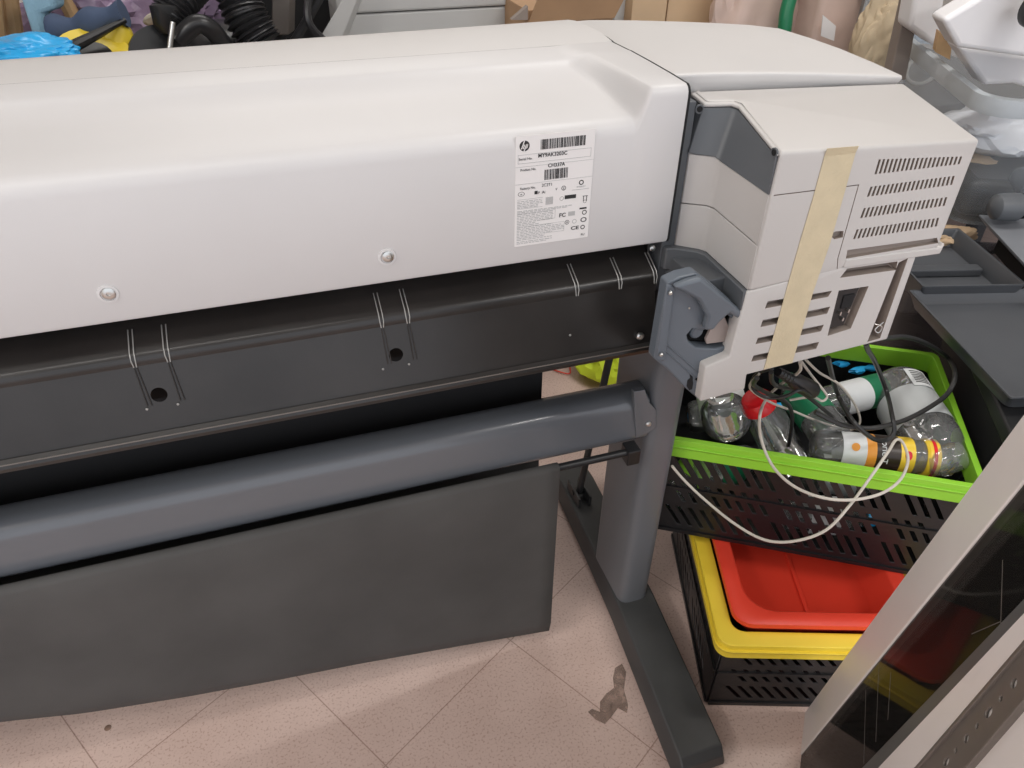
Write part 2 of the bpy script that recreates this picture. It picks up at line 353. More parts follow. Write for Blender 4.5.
for s0,t0,s1,t1 in((.89,.59,.96,.594),(.90,.594,.908,.64),(.942,.594,.95,.64),(.86,.70,.955,.715)): lbar(inkbm,s0,t0,s1,t1)
ring(inkbm,.925,.645,.002,.0004); stroke_=None
for k in range(9): lbar(gbm,.40+.011*k,.56,.406+.011*k,.63)
lbar(gbm,.03,.555,.36,.557); lbar(gbm,.03,.64,.36,.642)
r=random.Random(3)
for i,(t0,s1) in enumerate([(.57,.35),(.585,.35),(.60,.36),(.615,.3),(.628,.3),(.66,.75),(.672,.70),(.69,.5),(.705,.5),(.72,.52),(.735,.5),(.75,.5),(.765,.5),(.78,.28),(.795,.32),(.815,.5),(.83,.62),(.845,.66),(.86,.66),(.875,.66),(.89,.5),(.905,.4),(.92,.4),(.935,.5),(.955,.5),(.97,.42)]):
    s=.03
    while s<s1:
        w_=r.uniform(.02,.07); lbar(gbm,s,t0,min(s+w_,s1),t0+.006); s+=w_+.012
for a in((.03,.685,.53,.687),(.53,.685,.533,.765),(.30,.765,.53,.767),(.03,.81,.66,.812),(.66,.81,.663,.90),(.4,.90,.66,.902)): lbar(gbm,*a)
ltext(inkbm,.585,.765,'FC',.052,.09,bold=.0001); lbar(gbm,.71,.725,.80,.765); ring(inkbm,.93,.75,.003,.001)
ring(inkbm,.70,.825,.0028,.0006); ring(inkbm,.70,.825,.0012,.0006); ring(gbm,.80,.825,.0028,.0008); ring(inkbm,.925,.82,.003,.001,1.3)
ltext(inkbm,.755,.905,'CE',.046,.11,bold=.0001); ring(inkbm,.92,.893,.0028,.001); ltext(inkbm,.90,.975,'RU',.028)
link('label_print',inkbm,M['ink'],PR,parent=lab); link('fine_print',gbm,M['greyink'],PR,parent=lab); link('logo_letters',wbm,M['paper'],PR,parent=lab)
# black sheet steel guide under the cover
yR,zR=.756,.823; yT,zT=.800,.853; yB,zB=.737,.738
ux=X; upf=V((0,yR-yB,zR-zB)).normalized(); hf=V((0,yR-yB,zR-zB)).length
def onf(u_,v_,off=0):       # hit the slanted front face of the guide
    nn=X.cross(upf); o=V((0,yB,zB)); r_=ray(u_,v_); t=(o-EYE).dot(nn)/r_.dot(nn); return EYE+r_*t
x0g,x1g=-1.1,.450
holes=[]
hcs=[onf(159,395),onf(396,355)]+[]
for h in hcs: holes.append(circ(h.x-x0g,(h-V((h.x,yB,zB))).dot(upf),.0088,20))
bm=plate([(0,0),(x1g-x0g,0),(x1g-x0g,hf),(0,hf)],holes,(x0g,yB,zB),X,upf,-.0012)
me=bpy.data.meshes.new('t'); bm.to_mesh(me); bm.free(); bm=bmesh.new(); bm.from_mesh(me)
prof=[(yR-.0002,zR-.004),(yR-.0006,zR),(yR-.0004,zR+.003),(yR+.0006,zR+.006),(yR+.0025,zR+.0085),(yR+.005,zR+.0105),(yT,zT),(yT,zT-.002),(yR+.006,zR+.003)]
loft(bm,[[(x,y,z) for y,z in prof] for x in(x0g,x1g)])
prof=[(yB,zB+.002),(yB-.005,zB-.001),(yB-.007,zB-.006),(yB-.005,zB-.012),(yB+.03,zB-.010),(yB+.03,zB-.006),(yB,zB-.006)]
loft(bm,[[(x,y,z) for y,z in prof] for x in(x0g,x1g)])
link('rear_guide',bm,M['sheet'],PR,smooth=True,auto=30)
# paler tube standing in for the highlight on the guide's lip, and raised pairs of ribs
bm=tube([(x0g,yB-.0070,zB-.0005),(x1g,yB-.0070,zB-.0005)],.0008,n=8,smooth=0); link('lip_highlight',bm,M['rail'],PR,smooth=True)
for u_,v_ in((135,366),(169,361),(382,325),(408,320),(577,295),(620,288),(655,281)):
    c=onf(u_,v_); bm=bmesh.new()
    for dx in(-.0022,.0022):
        tube([(c.x+dx,yT-.012,zT-.0055),(c.x+dx,yR+.004,zR+.0115),(c.x+dx,yR-.0009,zR+.0045),(c.x+dx*.6,yR-.0015,zR-.004)],.0007,bm,n=6,smooth=0)
    link('guide_rib',bm,M['chromew'],PR,smooth=True)
    if u_<560:
        bm=bmesh.new()
        for dx in(-.0022,.0022):
            e=V((c.x+dx+.003,0,0))+V((0,yR,zR))-upf*.052-Y*.0004; tube([(c.x+dx*.6,yR-.0006,zR-.003),e],.0007,bm,n=6,smooth=0)
        link('guide_groove',bm,M['sheet'],PR,smooth=True)
for (u_,v_) in((178,404),(147,409),(409,364),(383,369),(570,335)):
    c=onf(u_,v_); link('rivet',lathe([(0,.0016),(.001,.0014),(.0013,.0001)],c,c-Y,n=10),M['chromew'],PR,smooth=True)
c=onf(639.5,335.5); link('screw',lathe([(0,.0055),(.003,.0055),(.0045,.0035),(.0045,.0001)],c,c-Y,n=14),M['screw'],PR,smooth=True)
link('screw',lathe([(0,.004),(.003,.004),(.004,.0025),(.004,.0001)],V((.447,.772,.862)),V((.447,.2,1.0)),n=12),M['screw'],PR,smooth=True)
# ---- electronics housing on the right
yf=.650
def fz(u_,v_): p=aty(u_,v_,yf); return p
g=lambda zx,zy:(640+zx/2.6667,60+zy/2.6667)      # crop coordinates used while measuring
h=lambda zx,zy:(640+zx/4.268,220+zy/4.268)
ptl=fz(780.5,151.5); ptr=fz(977,139)
xl,xr=.5155,.790
plan=[(xl,yf),(xr,yf),(.797,.797),(.490,.800),(.492,.772),(.500,.7705),(.528,.7695),(.533,.763)]
planb=[(xl,yf),(xr,yf),(.797,.797),(.479,.798),(.478,.766),(.484,.7625),(.504,.750),(.510,.742)]
def ztop(x,y):
    zf=1.0225-.0135*(x-xl)/(xr-xl); zb=1.046-.011*(x-xl)/(xr-xl); return zf+(zb-zf)*(y-yf)/.15
# white top cover: a lip on the left side, the full height on the face
botL=fz(772.5,195.3).z
zline=lambda x:(fz(747,292).z if x<.6 else fz(944,247).z)
bm=bmesh.new()
face=[fz(747,292),fz(838,268),fz(846,262.5),fz(942,247.5)]
# upper housing (white), seen from the back: full face, top slanting
bz=[face[0].z,face[3].z,face[3].z]+[face[0].z+.008]*5
ins=lambda i,x,y: V((x+(.022 if i==7 else .012 if i>2 else 0),y+(.005 if i>3 else 0),0))
bot=[ins(i,x,y)+Z*z for i,((x,y),z) in enumerate(zip(planb,bz))]; mid=[ins(i,x,y)+Z*.975 for i,(x,y) in enumerate(planb)]
top=[V((x,y,ztop(x,y))) for x,y in plan]; mid2=[ins(i,x,y)+Z*(ztop(x,y)-.008) for i,(x,y) in enumerate(plan)]
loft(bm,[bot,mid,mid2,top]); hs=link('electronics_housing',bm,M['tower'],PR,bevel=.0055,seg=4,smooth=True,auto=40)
cb=bmesh.new()
def quadcut(q,depth,bm=cb,y0=None):
    ps=[fz(*p) for p in q]; y0=yf-.004
    pts=[V((p.x,y0,p.z)) for p in ps]; prism(pts,(0,depth+.004,0),bm)
def lerp(a,b,t): return (a[0]+(b[0]-a[0])*t,a[1]+(b[1]-a[1])*t)
rows=[((637,265),(865,257),(858,277),(625,305)),((615,338),(845,308),(838,332),(605,365)),((597,395),(825,365),(818,388),(587,422)),((578,452),(803,420),(797,443),(568,478))]
for tl,tr,br,bl in rows:
    n=20
    for i in range(n):
        a=i/n; b=(i+.52)/n
        quadcut([g(*lerp(tl,tr,a)),g(*lerp(tl,tr,b)),g(*lerp(bl,br,b)),g(*lerp(bl,br,a))],.009)
quadcut([g(553,507),g(792,474),g(796,488),g(549,530)],.006)
def groove(pts,w_=.0012,d=.002,bm=cb):
    ps=[fz(*p) for p in pts]
    for a,b in zip(ps,ps[1:]):
        t=(b-a).normalized(); nn=V((t.z,0,-t.x))*w_/2; a2=a-t*w_/2; b2=b+t*w_/2
        prism([V((q.x,yf-.003,q.z)) for q in(a2+nn,b2+nn,b2-nn,a2-nn)],(0,.003+d,0),bm)
groove([g(358,361),g(545,338),g(583,333),g(528,528),(837,269.5)])
quadcut([g(512,462),g(522,457),g(543,456),g(541,473),g(518,478),g(511,472)],.006)
# left side seam between the two lower panels handled by separate panels below
bpy.context.view_layer.update()
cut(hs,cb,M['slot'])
for p in hs.data.polygons: p.use_smooth=True
hs.data.set_sharp_from_angle(angle=math.radians(30))
# dark grey inset on the upper left side, just proud of the wall under the white lip
def side(p0,p1,z0,z1f,off,name,m,bev=.001):
    lo=[V((x-off,y-off*.4,z)) for (x,y),z in zip(p0,z0)]; hi=[V((x-off,y-off*.4,z)) for (x,y),z in zip(p1,z1f)]
    lo+=[V((x+.01,y+.006,z)) for (x,y),z in reversed(list(zip(p0,z0)))]; hi+=[V((x+.01,y+.006,z)) for (x,y),z in reversed(list(zip(p1,z1f)))]
    bm=bmesh.new(); loft(bm,[lo,hi]); return link(name,bm,m,PR,bevel=bev,smooth=True,auto=50)
sb=[(xl+.001,yf+.003),(.510,.742),(.504,.750),(.484,.7625),(.478,.766),(.479,.798)]
st_=[(xl,yf+.003),(.533,.763),(.528,.7695),(.500,.7705),(.492,.772),(.490,.800)]
z_in=[botL,.980,.984,.985,.986,.986]
side(sb,st_,z_in,[ztop(x,y)-.0065 for x,y in st_],.003,'side_inset',M['dark'])
lo=[V((x-.0035,y-(.003 if y<.66 else .002),ztop(x,y)-.006)) for x,y in st_]; hi=[p+Z*.0048 for p in lo]
lo+=[V((x+.012,y+.008,ztop(x,y)-.006)) for x,y in reversed(st_)]; hi+=[V((x+.012,y+.008,ztop(x,y)-.0012)) for x,y in reversed(st_)]
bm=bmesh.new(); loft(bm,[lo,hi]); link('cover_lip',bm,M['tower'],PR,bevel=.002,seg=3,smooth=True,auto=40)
mz=aty(715,206,.748).z; midz=[fz(762.5,247).z,mz-.001,mz,mz,mz,mz]
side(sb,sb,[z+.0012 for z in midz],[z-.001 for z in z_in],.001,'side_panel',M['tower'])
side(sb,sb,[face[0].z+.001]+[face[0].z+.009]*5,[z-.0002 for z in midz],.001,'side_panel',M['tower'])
# screws sunk in the inset
for c,dn in((aty(699.5,109,.7665),V((-.25,-1,0))),(atx(774.5,152.5,.5125),V((-1,-.15,0)))):
    hcup=link('screw_recess',lathe([(-.001,.0052),(.0012,.0052),(.0012,.0038),(.0003,.0036),(.0003,.0001)],c,c+dn,n=18),M['dark'],PR,smooth=True)
    link('screw',lathe([(0,.0034),(.0010,.0034),(.0010,.0001)],c,c+dn,n=12),M['matte'],PR,parent=hcup)
# dark grey frame between cover and housing, and the trim band under the housing side
link('side_frame',bx(.4585,.4775,.768,.799,.80,1.045),M['dark'],PR,bevel=.001)
link('side_frame',bx(.470,.5128,.690,.79,.70,.8525),M['dark'],PR,bevel=.002)
tr=[(xl-.001,yf+.002),(.508,.738),(.502,.746),(.478,.758),(.466,.762),(.462,.790)]
zb_=fz(745,311).z
side(tr,tr,[zb_,zb_+.006,zb_+.007,zb_+.008,zb_+.008,zb_+.008],[face[0].z+.0005,face[0].z+.009,face[0].z+.010,face[0].z+.012,face[0].z+.012,face[0].z+.012],.004,'side_trim',M['dark'],bev=.002)
# lower connector body
low=[(747,292),(838,268),(846,262.5),(918.5,251),(887.5,339.5),(743.5,374),(746,392),(700,402),(705.6,367),(729.5,357)]
low=[(747,292.2),(838,268.2),(846,262.7),(918.5,251),(887.5,339.5),(747,375),(745,389.5),(700,402),(705.6,367),(729.5,357)]
pts=[fz(*p) for p in low]
link('connector_body',bx(.53,.742,.673,.79,.735,.85),M['slot'],PR)
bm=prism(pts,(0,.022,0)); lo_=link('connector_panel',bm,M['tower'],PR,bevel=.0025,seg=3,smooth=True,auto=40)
cb2=bmesh.new()
L4=[((545,347),(820,302),(803,328),(533,378)),((524,427),(812,370),(798,400),(514,457)),((503,503),(785,447),(772,475),(493,530)),((485,578),(765,520),(752,550),(474,605))]
for q in L4:
    quadcut([h(*p) for p in q],.010,cb2)
quadcut([g(553,556),g(687,537),g(683,560),g(533,581)],.014,cb2)
quadcut([g(530,615),g(610,603),g(562,716),g(500,736)],.012,cb2)
quadcut([g(690,540),g(715,528),g(640,742),g(606,752)],.018,cb2)
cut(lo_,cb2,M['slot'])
for p in lo_.data.polygons: p.use_smooth=True
lo_.data.set_sharp_from_angle(angle=math.radians(30))
# dark vent cores inside each slot: the openings behind the moulded ledges
for q in L4:
    tl,tr_,br,bl=q; a=lerp(tl,tr_,.06); b=lerp(tl,tr_,.88); c_=lerp(bl,br,.84); d=lerp(bl,br,.02)
    m1=lerp(a,d,.08); m2=lerp(b,c_,.05); m3=lerp(b,c_,.42); m4=lerp(a,d,.5)
    ps=[fz(*h(*p)) for p in(m1,m2,m3,m4)]; link('vent_opening',prism([V((p.x+.002,yf+.0094,p.z-.001)) for p in ps],(0,.003,0)),M['matte'],PR)
# projecting ledge below the long slot
q=[g(549,531),g(800,499),g(812,488),g(798,516),g(541,554)]
ps=[fz(*p) for p in q]
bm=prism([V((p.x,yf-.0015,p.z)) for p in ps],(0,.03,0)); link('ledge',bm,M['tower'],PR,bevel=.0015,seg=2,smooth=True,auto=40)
# power inlet
ps=[fz(*g(*p)) for p in((537,618),(592,609),(548,712),(506,722))]
inl=link('power_inlet',prism([V((p.x,yf+.004,p.z)) for p in ps],(0,.012,0)),M['black'],PR,bevel=.001,smooth=True)
c=fz(*g(545,680)); ib=bmesh.new()
for dx,dz in((-.008,.004),(.004,.006),(-.001,-.006)): box(ib,(c.x+dx,yf+.0015,c.z+dz),(.002,.006,.005))
link('inlet_pin',ib,M['screw'],PR,parent=inl)
c=fz(*g(572,640)); link('inlet_shroud',prism([fz(*g(*p))+V((0,.002,0)) for p in((548,632),(578,626),(566,660),(538,667))],(0,.005,0)),M['matte'],PR,parent=inl,bevel=.0008)
# parallel port with wire clips
ps=[fz(*g(*p)) for p in((656,595),(676,588),(640,690),(624,697))]
po=link('port_connector',prism([V((p.x,yf+.006,p.z)) for p in ps],(0,.012,0)),M['rail'],PR,bevel=.001)
bm=bmesh.new()
for i in range(14):
    p=fz(*g(*lerp((668,598),(636,686),i/13))); box(bm,(p.x,yf+.0055,p.z),(.004,.002,.0016))
link('port_pins',bm,M['screw'],PR,parent=po)
p=fz(*g(632,712)); link('wire_clip',tube([p+V((-.006,0,.006)),p+V((.004,-.004,.002)),p+V((.002,-.004,-.007)),p+V((-.004,-.002,-.002)),p+V((.006,-.002,.008))],.0008,n=6),M['screw'],PR,smooth=True)
# masking tape down the face
tp=[((825.6,147.5),(856.8,145)),((824,156),(855,153)),((812,200),(843,196)),((798,247),(830,242)),((784,297),(813,291)),((772,340),(800,335)),((763.5,369),(792,362.5))]
bm=bmesh.new(); rr_=[]
for i,(a,b) in enumerate(tp):
    A_=fz(*a);B_=fz(*b); y=yf-.0010; 
    if i==0: y=yf-.0035
    rr_.append([V((A_.x,y,A_.z)),V((B_.x,y,B_.z)),V((B_.x,y+.0006,B_.z)),V((A_.x,y+.0006,A_.z))])
loft(bm,rr_); o=link('masking_tape',bm,M['tape'],PR,smooth=False); o['label']='strip of yellowish masking tape'
# slate bracket holding the roll spindle
yb=.664
fb=lambda u_,v_: aty(u_,v_,yb)
out=[(667,283),(680,277),(697,273),(712,284),(741,309),(738,330),(735,357),(730,364),(706,374),(700,401),(683,386),(668,370),(654,359)]
notch=[(716,319),(726,313),(735,322),(731,345),(715,349),(697,348),(689,342),(687,335),(692,329),(704,331),(710,326)]
def loc2(pl): return [((fb(*p).x),(fb(*p).z)) for p in pl]
bm=plate(loc2(out),[loc2(notch)],(0,yb+.018,0),X,Z,.018)
br_=link('spindle_bracket',bm,M['blue'],PR,bevel=.0025,seg=3,smooth=True,auto=40)
link('bracket_back',prism([fb(*p)+V((0,.020,0)) for p in((690,318),(736,318),(733,352),(688,352))],(0,.003,0)),M['matte'],PR,parent=br_)
# raised cowl over the notch
bm=prism([fb(*p) for p in((684,277),(697,273.5),(741,309.5),(738,317),(725,309),(715,318),(709,326),(700,326),(703,312),(694,296),(680,288),(670,283))],(0,-.012,0))
link('bracket_cowl',bm,M['blue'],PR,bevel=.004,seg=3,smooth=True,auto=40,parent=br_)
link('bracket_flange',prism([fb(*p) for p in((666,283),(674,286),(664,360),(655,359))],(0,-.003,0)),M['blue'],PR,bevel=.002,smooth=True,parent=br_)
bm=prism([fb(*p)+V((0,.003,0)) for p in((722,309),(734,338),(733,342),(708,345),(707,341))],(0,.004,0))
o=link('spindle_stop',bm,M['slot'],PR,parent=br_); o['label']='taupe triangular stop'
o.data.materials[0]=mat('taupe_plastic',(.30,.25,.23),.5)
c=fb(697,336); link('spindle_seat',lathe([(0,.009),(.008,.009),(.010,.007),(.010,.0001)],c+V((.004,.016,0)),c+V((.004,-1,0)),n=20),M['blue'],PR,smooth=True,parent=br_)
for p_ in((668,290.5),(659,352)): 
    c=fb(*p_)-Y*.005; link('screw',lathe([(0,.0026),(.002,.0026),(.003,.0016),(.003,.0001)],c,c-Y,n=12),M['screw'],PR,smooth=True,parent=br_)
c=fb(689,308); link('screw',lathe([(0,.0013),(.001,.0013),(.001,.0001)],c,c-Y,n=10),M['screw'],PR,parent=br_)
link('keyhole',prism([fb(*p)-Y*.0006 for p in((689.5,373),(692,374),(693,383),(692,389),(689,390),(686.5,386),(687.5,380),(690,378))],(0,.001,0)),M['matte'],PR,parent=br_)
for a,b in(((662,340),(698,372)),((664,349),(695,378))):
    link('bracket_rib',tube([fb(*a)-Y*.0004,fb(*b)-Y*.0004],.0009,n=6,smooth=0),M['blue'],PR,parent=br_)
# ---- stand
def leg(side_):
    fx=lambda x: x if side_>0 else -.36-x
    # post: rounded tube
    plan_=rrect(.500,.797,.562,.935,.018,4); bm=bmesh.new()
    lv=[(.062,0),(.62,0),(.70,.012),(.735,.02)]
    rings=[[(fx(x+(.0)),y-(.035*((z-.62)/.115) if z>.62 else 0)*1.0,z) for x,y in plan_] for z,_ in lv]
    loft(bm,rings); link('stand_post',bm,M['post'],PR,smooth=True,auto=50,bevel=.002)
    # foot: chamfered bar
    sec=lambda xa_,xb_,zt: [(xa_-.008,0.012),(xb_+.008,0.012),(xb_+.008,zt*.45),(xb_,zt),(xa_,zt),(xa_-.008,zt*.45)]
    st=[(.478,.468,.545,.046),(.492,.468,.547,.060),(.80,.496,.574,.064),(.95,.505,.582,.064),(1.15,.513,.592,.060),(1.21,.516,.594,.050),(1.225,.518,.594,.034)]
    bm=bmesh.new(); loft(bm,[[(fx(x),y,z) for x,z in sec(a,b,zt)] for y,a,b,zt in st]); link('stand_foot',bm,M['foot'],PR,bevel=.003,smooth=True,auto=35)
    for yy in(.52,1.18):
        xx=.512 if yy<1 else .555; link('foot_pad',lathe([(0,.02),(.014,.02)],(fx(xx),yy,0),(fx(xx),yy,1),n=18),M['black'],PR)
    # caster fork and the diagonal brace at the back
    if side_>0:
        bm=bmesh.new(); box(bm,(.522,1.10,.072),(.006,.07,.035)); box(bm,(.548,1.10,.072),(.006,.07,.035)); link('brace_fork',bm,M['foot'],PR,bevel=.002)
        link('fork_pin',lathe([(0,.007),(.036,.007)],(.517,1.10,.078),(1,1.10,.078),n=14),M['black'],PR,smooth=True)
        link('brace_rod',tube([(.535,1.10,.075),(.575,1.05,.72)],.0075,n=12,smooth=0),M['foot'],PR,smooth=True)
leg(1); leg(-1)
bm=bmesh.new(); sec=rrect(.798,.489,.862,.584,.026,8)
sec=[(y+(.004 if z>.55 else 0),z) for y,z in sec]
loft(bm,[[(x,y,z) for y,z in sec] for x in(-.86,.500)]); link('cross_beam',bm,M['beam'],PR,smooth=True,auto=60)
bm=prism([(.499,.799,.507),(.499,.799,.592),(.499,.855,.592),(.499,.855,.507)],(.012,0,0)); 
c=aty(648.5,424,.796); link('bolt',lathe([(0,.005),(.003,.005),(.005,.003),(.005,.0001)],c+Y*.002,c-Y,n=14),M['screw'],PR,smooth=True)
c=aty(655,409,.797); link('joint_plate',prism([aty(*p,.7965) for p in((645,390),(649,402),(656,410),(656,428),(648,433),(640,436),(636,438),(634,392))],(0,.01,0)),M['beam'],PR,bevel=.001)
# media bin fabric hung from a rod
def hit(u_,v_,y_): return aty(u_,v_,y_)
rodz=.495
bin_=link('bin_rod',tube([(-.86,.782,rodz),(.478,.782,rodz)],.0062,n=12,smooth=0),M['black'],PR,smooth=True)
link('rod_clip',bx(.456,.478,.772,.799,rodz-.022,rodz+.008),M['black'],PR,bevel=.002)
bm=bmesh.new(); cols=[]; N=44
def zbot(x):   # lower edge of the hanging fabric, measured at y = .80
    k=[(-.86,.26),(-.56,.205),(-.54,.200),(-.44,.168),(-.30,.140),(-.16,.118),(-.02,.100),(.17,.068),(.351,.036)]
    for (a,za),(b,zb2) in zip(k,k[1:]):
        if x<=b: return za+(zb2-za)*(x-a)/(b-a)
    return k[-1][1]
ybf=.80
for i in range(N+1):
    t=i/N; x=-.86+(t)*(1.2+.0)
    xt=x
    zb2=zbot(x); wv=.004*math.sin(x*9)+.003*math.sin(x*23+1)
    k=[]
    k+=[(xt,.789,rodz+.002),(xt,.786,rodz+.0068),(xt,.782,rodz+.008),(xt,.776,rodz+.006),(xt,.7735,rodz)]
    for s in(.15,.35,.55,.75,.92):
        k.append((x+.012*s*(t),.7735+(.022)*s+wv*s*(1.2-s),rodz+(zb2-rodz)*s))
    k+=[(x+.012*t,.802,zb2),(x+.012*t,.812,zb2-.006),(x+.012*t,.83,zb2-.006),(x+.012*t,.86,zb2+.02),(x+.01*t,.883,zb2+.12),(x+.009*t,.889,.44)]
    cols.append([bm.verts.new(p) for p in k])
for a,b in zip(cols,cols[1:]):
    for j in range(len(a)-1): bm.faces.new((a[j],a[j+1],b[j+1],b[j]))
o=link('media_bin_fabric',bm,M['fabric'],PR,smooth=True,auto=70); s=o.modifiers.new('solid','SOLIDIFY'); s.thickness=.002; s.offset=0
link('shaded_bin_sheet',bx(-.86,.349,.888,.892,.44,.78),M['matte'],PR)  # inner side of the bin fabric, coloured black to paint its shade
# ------------------------------------------------------------------ crates
def crate(name,label,org,ax,ay,Lx,Ly,zb,zt,rimm,rimh,wallm,slots=True,rr=.012,flare=.0,group=None,rimw=.010):
    ax=V(ax).normalized(); ay=V(ay).normalized(); o=V(org); o.z=zb
    root=thing(name,label,'crate',o+ax*Lx/2+ay*Ly/2,group)
    hgt=zt-zb
    def wall(p,dx,L,inw,sl=True):
        hs_=[]
        if slots and sl:
            for row in range(3 if hgt>.16 else 2):
                nrow=3 if hgt>.16 else 2
                z0=.022+row*(hgt-rimh*.4-.03)/nrow; z1=z0+(hgt-rimh*.4-.03)/nrow-.014
                n=int((L-.07)/.021)
                for i in range(n):
                    if i%9==8: continue
                    x=.020+i*.021; s_=.030
                    hs_.append([(x+s_,z0),(x+s_+.009,z0),(x+.009,z1),(x,z1)])
        bm=plate([(0,0),(L,0),(L,hgt-rimh*.3),(0,hgt-rimh*.3)],hs_,p,dx,Z,.0035)
        # ribs outside
        me=bpy.data.meshes.new('t'); bm.to_mesh(me); bm.free(); bm=bmesh.new(); bm.from_mesh(me); bpy.data.meshes.remove(me)
        nn=V(dx).cross(Z)
        R=Matrix((V(dx),nn,Z)).transposed()
        for zr in (.006,hgt*.5): box(bm,V(p)+V(dx)*L/2+Z*zr+nn*.003,(L,.007,.008),R)
        return link('side_wall',bm,wallm,root)
    wall(o,ax,Lx,ay); wall(o+ax*Lx,ay,Ly,-ax); wall(o+ax*Lx+ay*Ly,-ax,Lx,-ay,False); wall(o+ay*Ly,-ay,Ly,ax)
    bm=bmesh.new(); R=Matrix((ax,ay,Z)).transposed(); box(bm,o+ax*Lx/2+ay*Ly/2+Z*.004,(Lx-.004,Ly-.004,.006),R); link('base',bm,wallm,root)
    e=rimw
    bm=plate(rrect(-e*.6,-e*.6,Lx+e*.6,Ly+e*.6,rr+.004),[rrect(e*.5,e*.5,Lx-e*.5,Ly-e*.5,rr)],o+Z*(hgt-rimh),ax,ay,rimh)
    link('rim',bm,rimm,root,bevel=.0018,smooth=True,auto=40)
    bm=plate(rrect(-e*.75,-e*.75,Lx+e*.75,Ly+e*.75,rr+.005),[rrect(e*.3,e*.3,Lx-e*.3,Ly-e*.3,rr)],o+Z*(hgt-rimh*.45),ax,ay,rimh*.12)
    link('rim_ridge',bm,rimm,root)
    return root,ax,ay,o
# upper crate (lime rim): front right corner at floor plan (1.05,.62)
zt1=.45
fr=atz(985,487,zt1); br1=atz(946,356,zt1)
ayd=(br1-fr); ayd.z=0; Ly1=ayd.length; ayd.normalize(); axd=V((ayd.y,-ayd.x,0))
flp=atz(690,440,zt1); 
ax1=(fr-flp); ax1.z=0; ax1.normalize(); ay1=V((-ax1.y,ax1.x,0))
Lx1=.512; Ly1=Ly1
up,_,_,_=crate('bottle_crate','black slotted crate with lime green rim full of empty bottles','%s'and(fr-ax1*Lx1),ax1,ay1,Lx1,Ly1,.222,zt1,M['green'],.038,M['crate'])
def inc(a,b,z): return V((fr.x,fr.y,0))-ax1*(Lx1*(1-a))+ay1*(Ly1*b)+Z*z
# lower crate with yellow rim
cf=V((.588,.592,0)); ax2=V((.945,-.327,0)).normalized(); ay2=V((-ax2.y,ax2.x,0))
lowc,_,_,oc=crate('black_crate','black slotted crate with yellow rim on the floor beside the stand foot',cf,ax2,ay2,.355,.40,.002,.203,M['yellow'],.036,M['crate'],rr=.02,rimw=.026)
for (a,b) in((.016,.05),(.016,.09)):
    p=oc+ax2*a+ay2*b+Z*.2015; link('rim_notch',lathe([(0,.0032),(.0004,.0032)],p,p+Z,n=4),M['matte'],root=lowc)
# red tub nested in it
def tub(label,o,ax,ay,Lx,Ly,z0,z1):
    root=thing('red_tub',label,'tub',o+ax*Lx/2+ay*Ly/2+Z*z0)
    def rg(ix,z,r): return [o+ax*x+ay*y+Z*z for x,y in rrect(ix,ix,Lx-ix,Ly-ix,r,7)]
    bm=bmesh.new(); loft(bm,[rg(.050,z0,.05),rg(.002,z1-.012,.032),rg(0,z1-.010,.032),rg(0,z1,.032),rg(.004,z1+.001,.032),rg(.026,z1,.052),rg(.030,z1-.003,.052),rg(.044,z0+.052,.055),rg(.056,z0+.044,.05)])
    link('tub_body',bm,M['red'],root,smooth=True,auto=45)
    p=o+ax*(Lx*.5)+ay*(Ly*.5); R=Matrix((ax,ay,Z)).transposed(); bm=bmesh.new(); box(bm,p+ax*.0+Z*(z0+.046),(.008,Ly-.11,.006),R); link('floor_rib',bm,M['red'],root,bevel=.002)
    return root
tub('red plastic tub with rounded corners nested in the yellow rimmed crate',V((cf.x,cf.y,0))+ax2*.014+ay2*.014,ax2,ay2,.327,.372,.10,.221)
# ------------------------------------------------------------------ bottles
def bottle(label,p0,p1,r,cap=None,bands=(),name='plastic_bottle',cat='bottle',m='pet',neck=.32,group='empty bottles in the green rimmed crate',open_=False):
    p0=V(p0);p1=V(p1); L=(p1-p0).length; t=(p1-p0).normalized()
    root=thing(name,label,cat,p0,group)
    nk=.0125 if not open_ else r*.8
    prof=[(.012,.0001),(.006,r*.35),(.0,r*.62),(.004,r*.86),(.014,r*.98),(.03,r)]
    n=9
    for i in range(1,n):
        prof.append((.03+(L*(1-neck)-.03)*i/n, r*(1-.035*(i%2))))
    prof+=[(L*(1-neck),r)]
    if not open_: prof+=[(L*(1-neck*.72),r*.93),(L*(1-neck*.45),r*.62),(L*(1-neck*.28),nk*1.25),(L*(1-neck*.22),nk),(L-.012,nk),(L-.010,nk*1.15),(L-.006,nk)]
    else: prof+=[(L*.985,r*.9),(L,r*.88)]
    bm=lathe(prof,p0,p1,cap=True,n=32)
    if open_:
        bm.faces.ensure_lookup_table(); bm.faces.remove(bm.faces[-1])
    link('bottle_body',bm,M[m],root,smooth=True,auto=60)
    for a,b,mm in bands:
        link('bottle_label',lathe([(a*L,r*1.012),(b*L,r*1.012)],p0,p1,cap=False,n=32),M[mm],root,smooth=True)
    if cap:
        link('bottle_cap',lathe([(L-.016,nk*1.25),(L-.001,nk*1.25),(L,nk*1.1),(L,.0001)],p0,p1,n=20),M[cap],root,smooth=True)
    return root,p0,t,L,r
zi=.345
def Q(u_,v_,z): return atz(u_,v_,z+.052)
# a: clear bottle lying with its ribbed base towards the viewer
bottle('clear bottle with lime label lying base forward at the left front of the crate',Q(728,426,.385),Q(714,372,.36),.044,'wlabel',[(.22,.6,'wlabel'),(.60,.72,'green')])
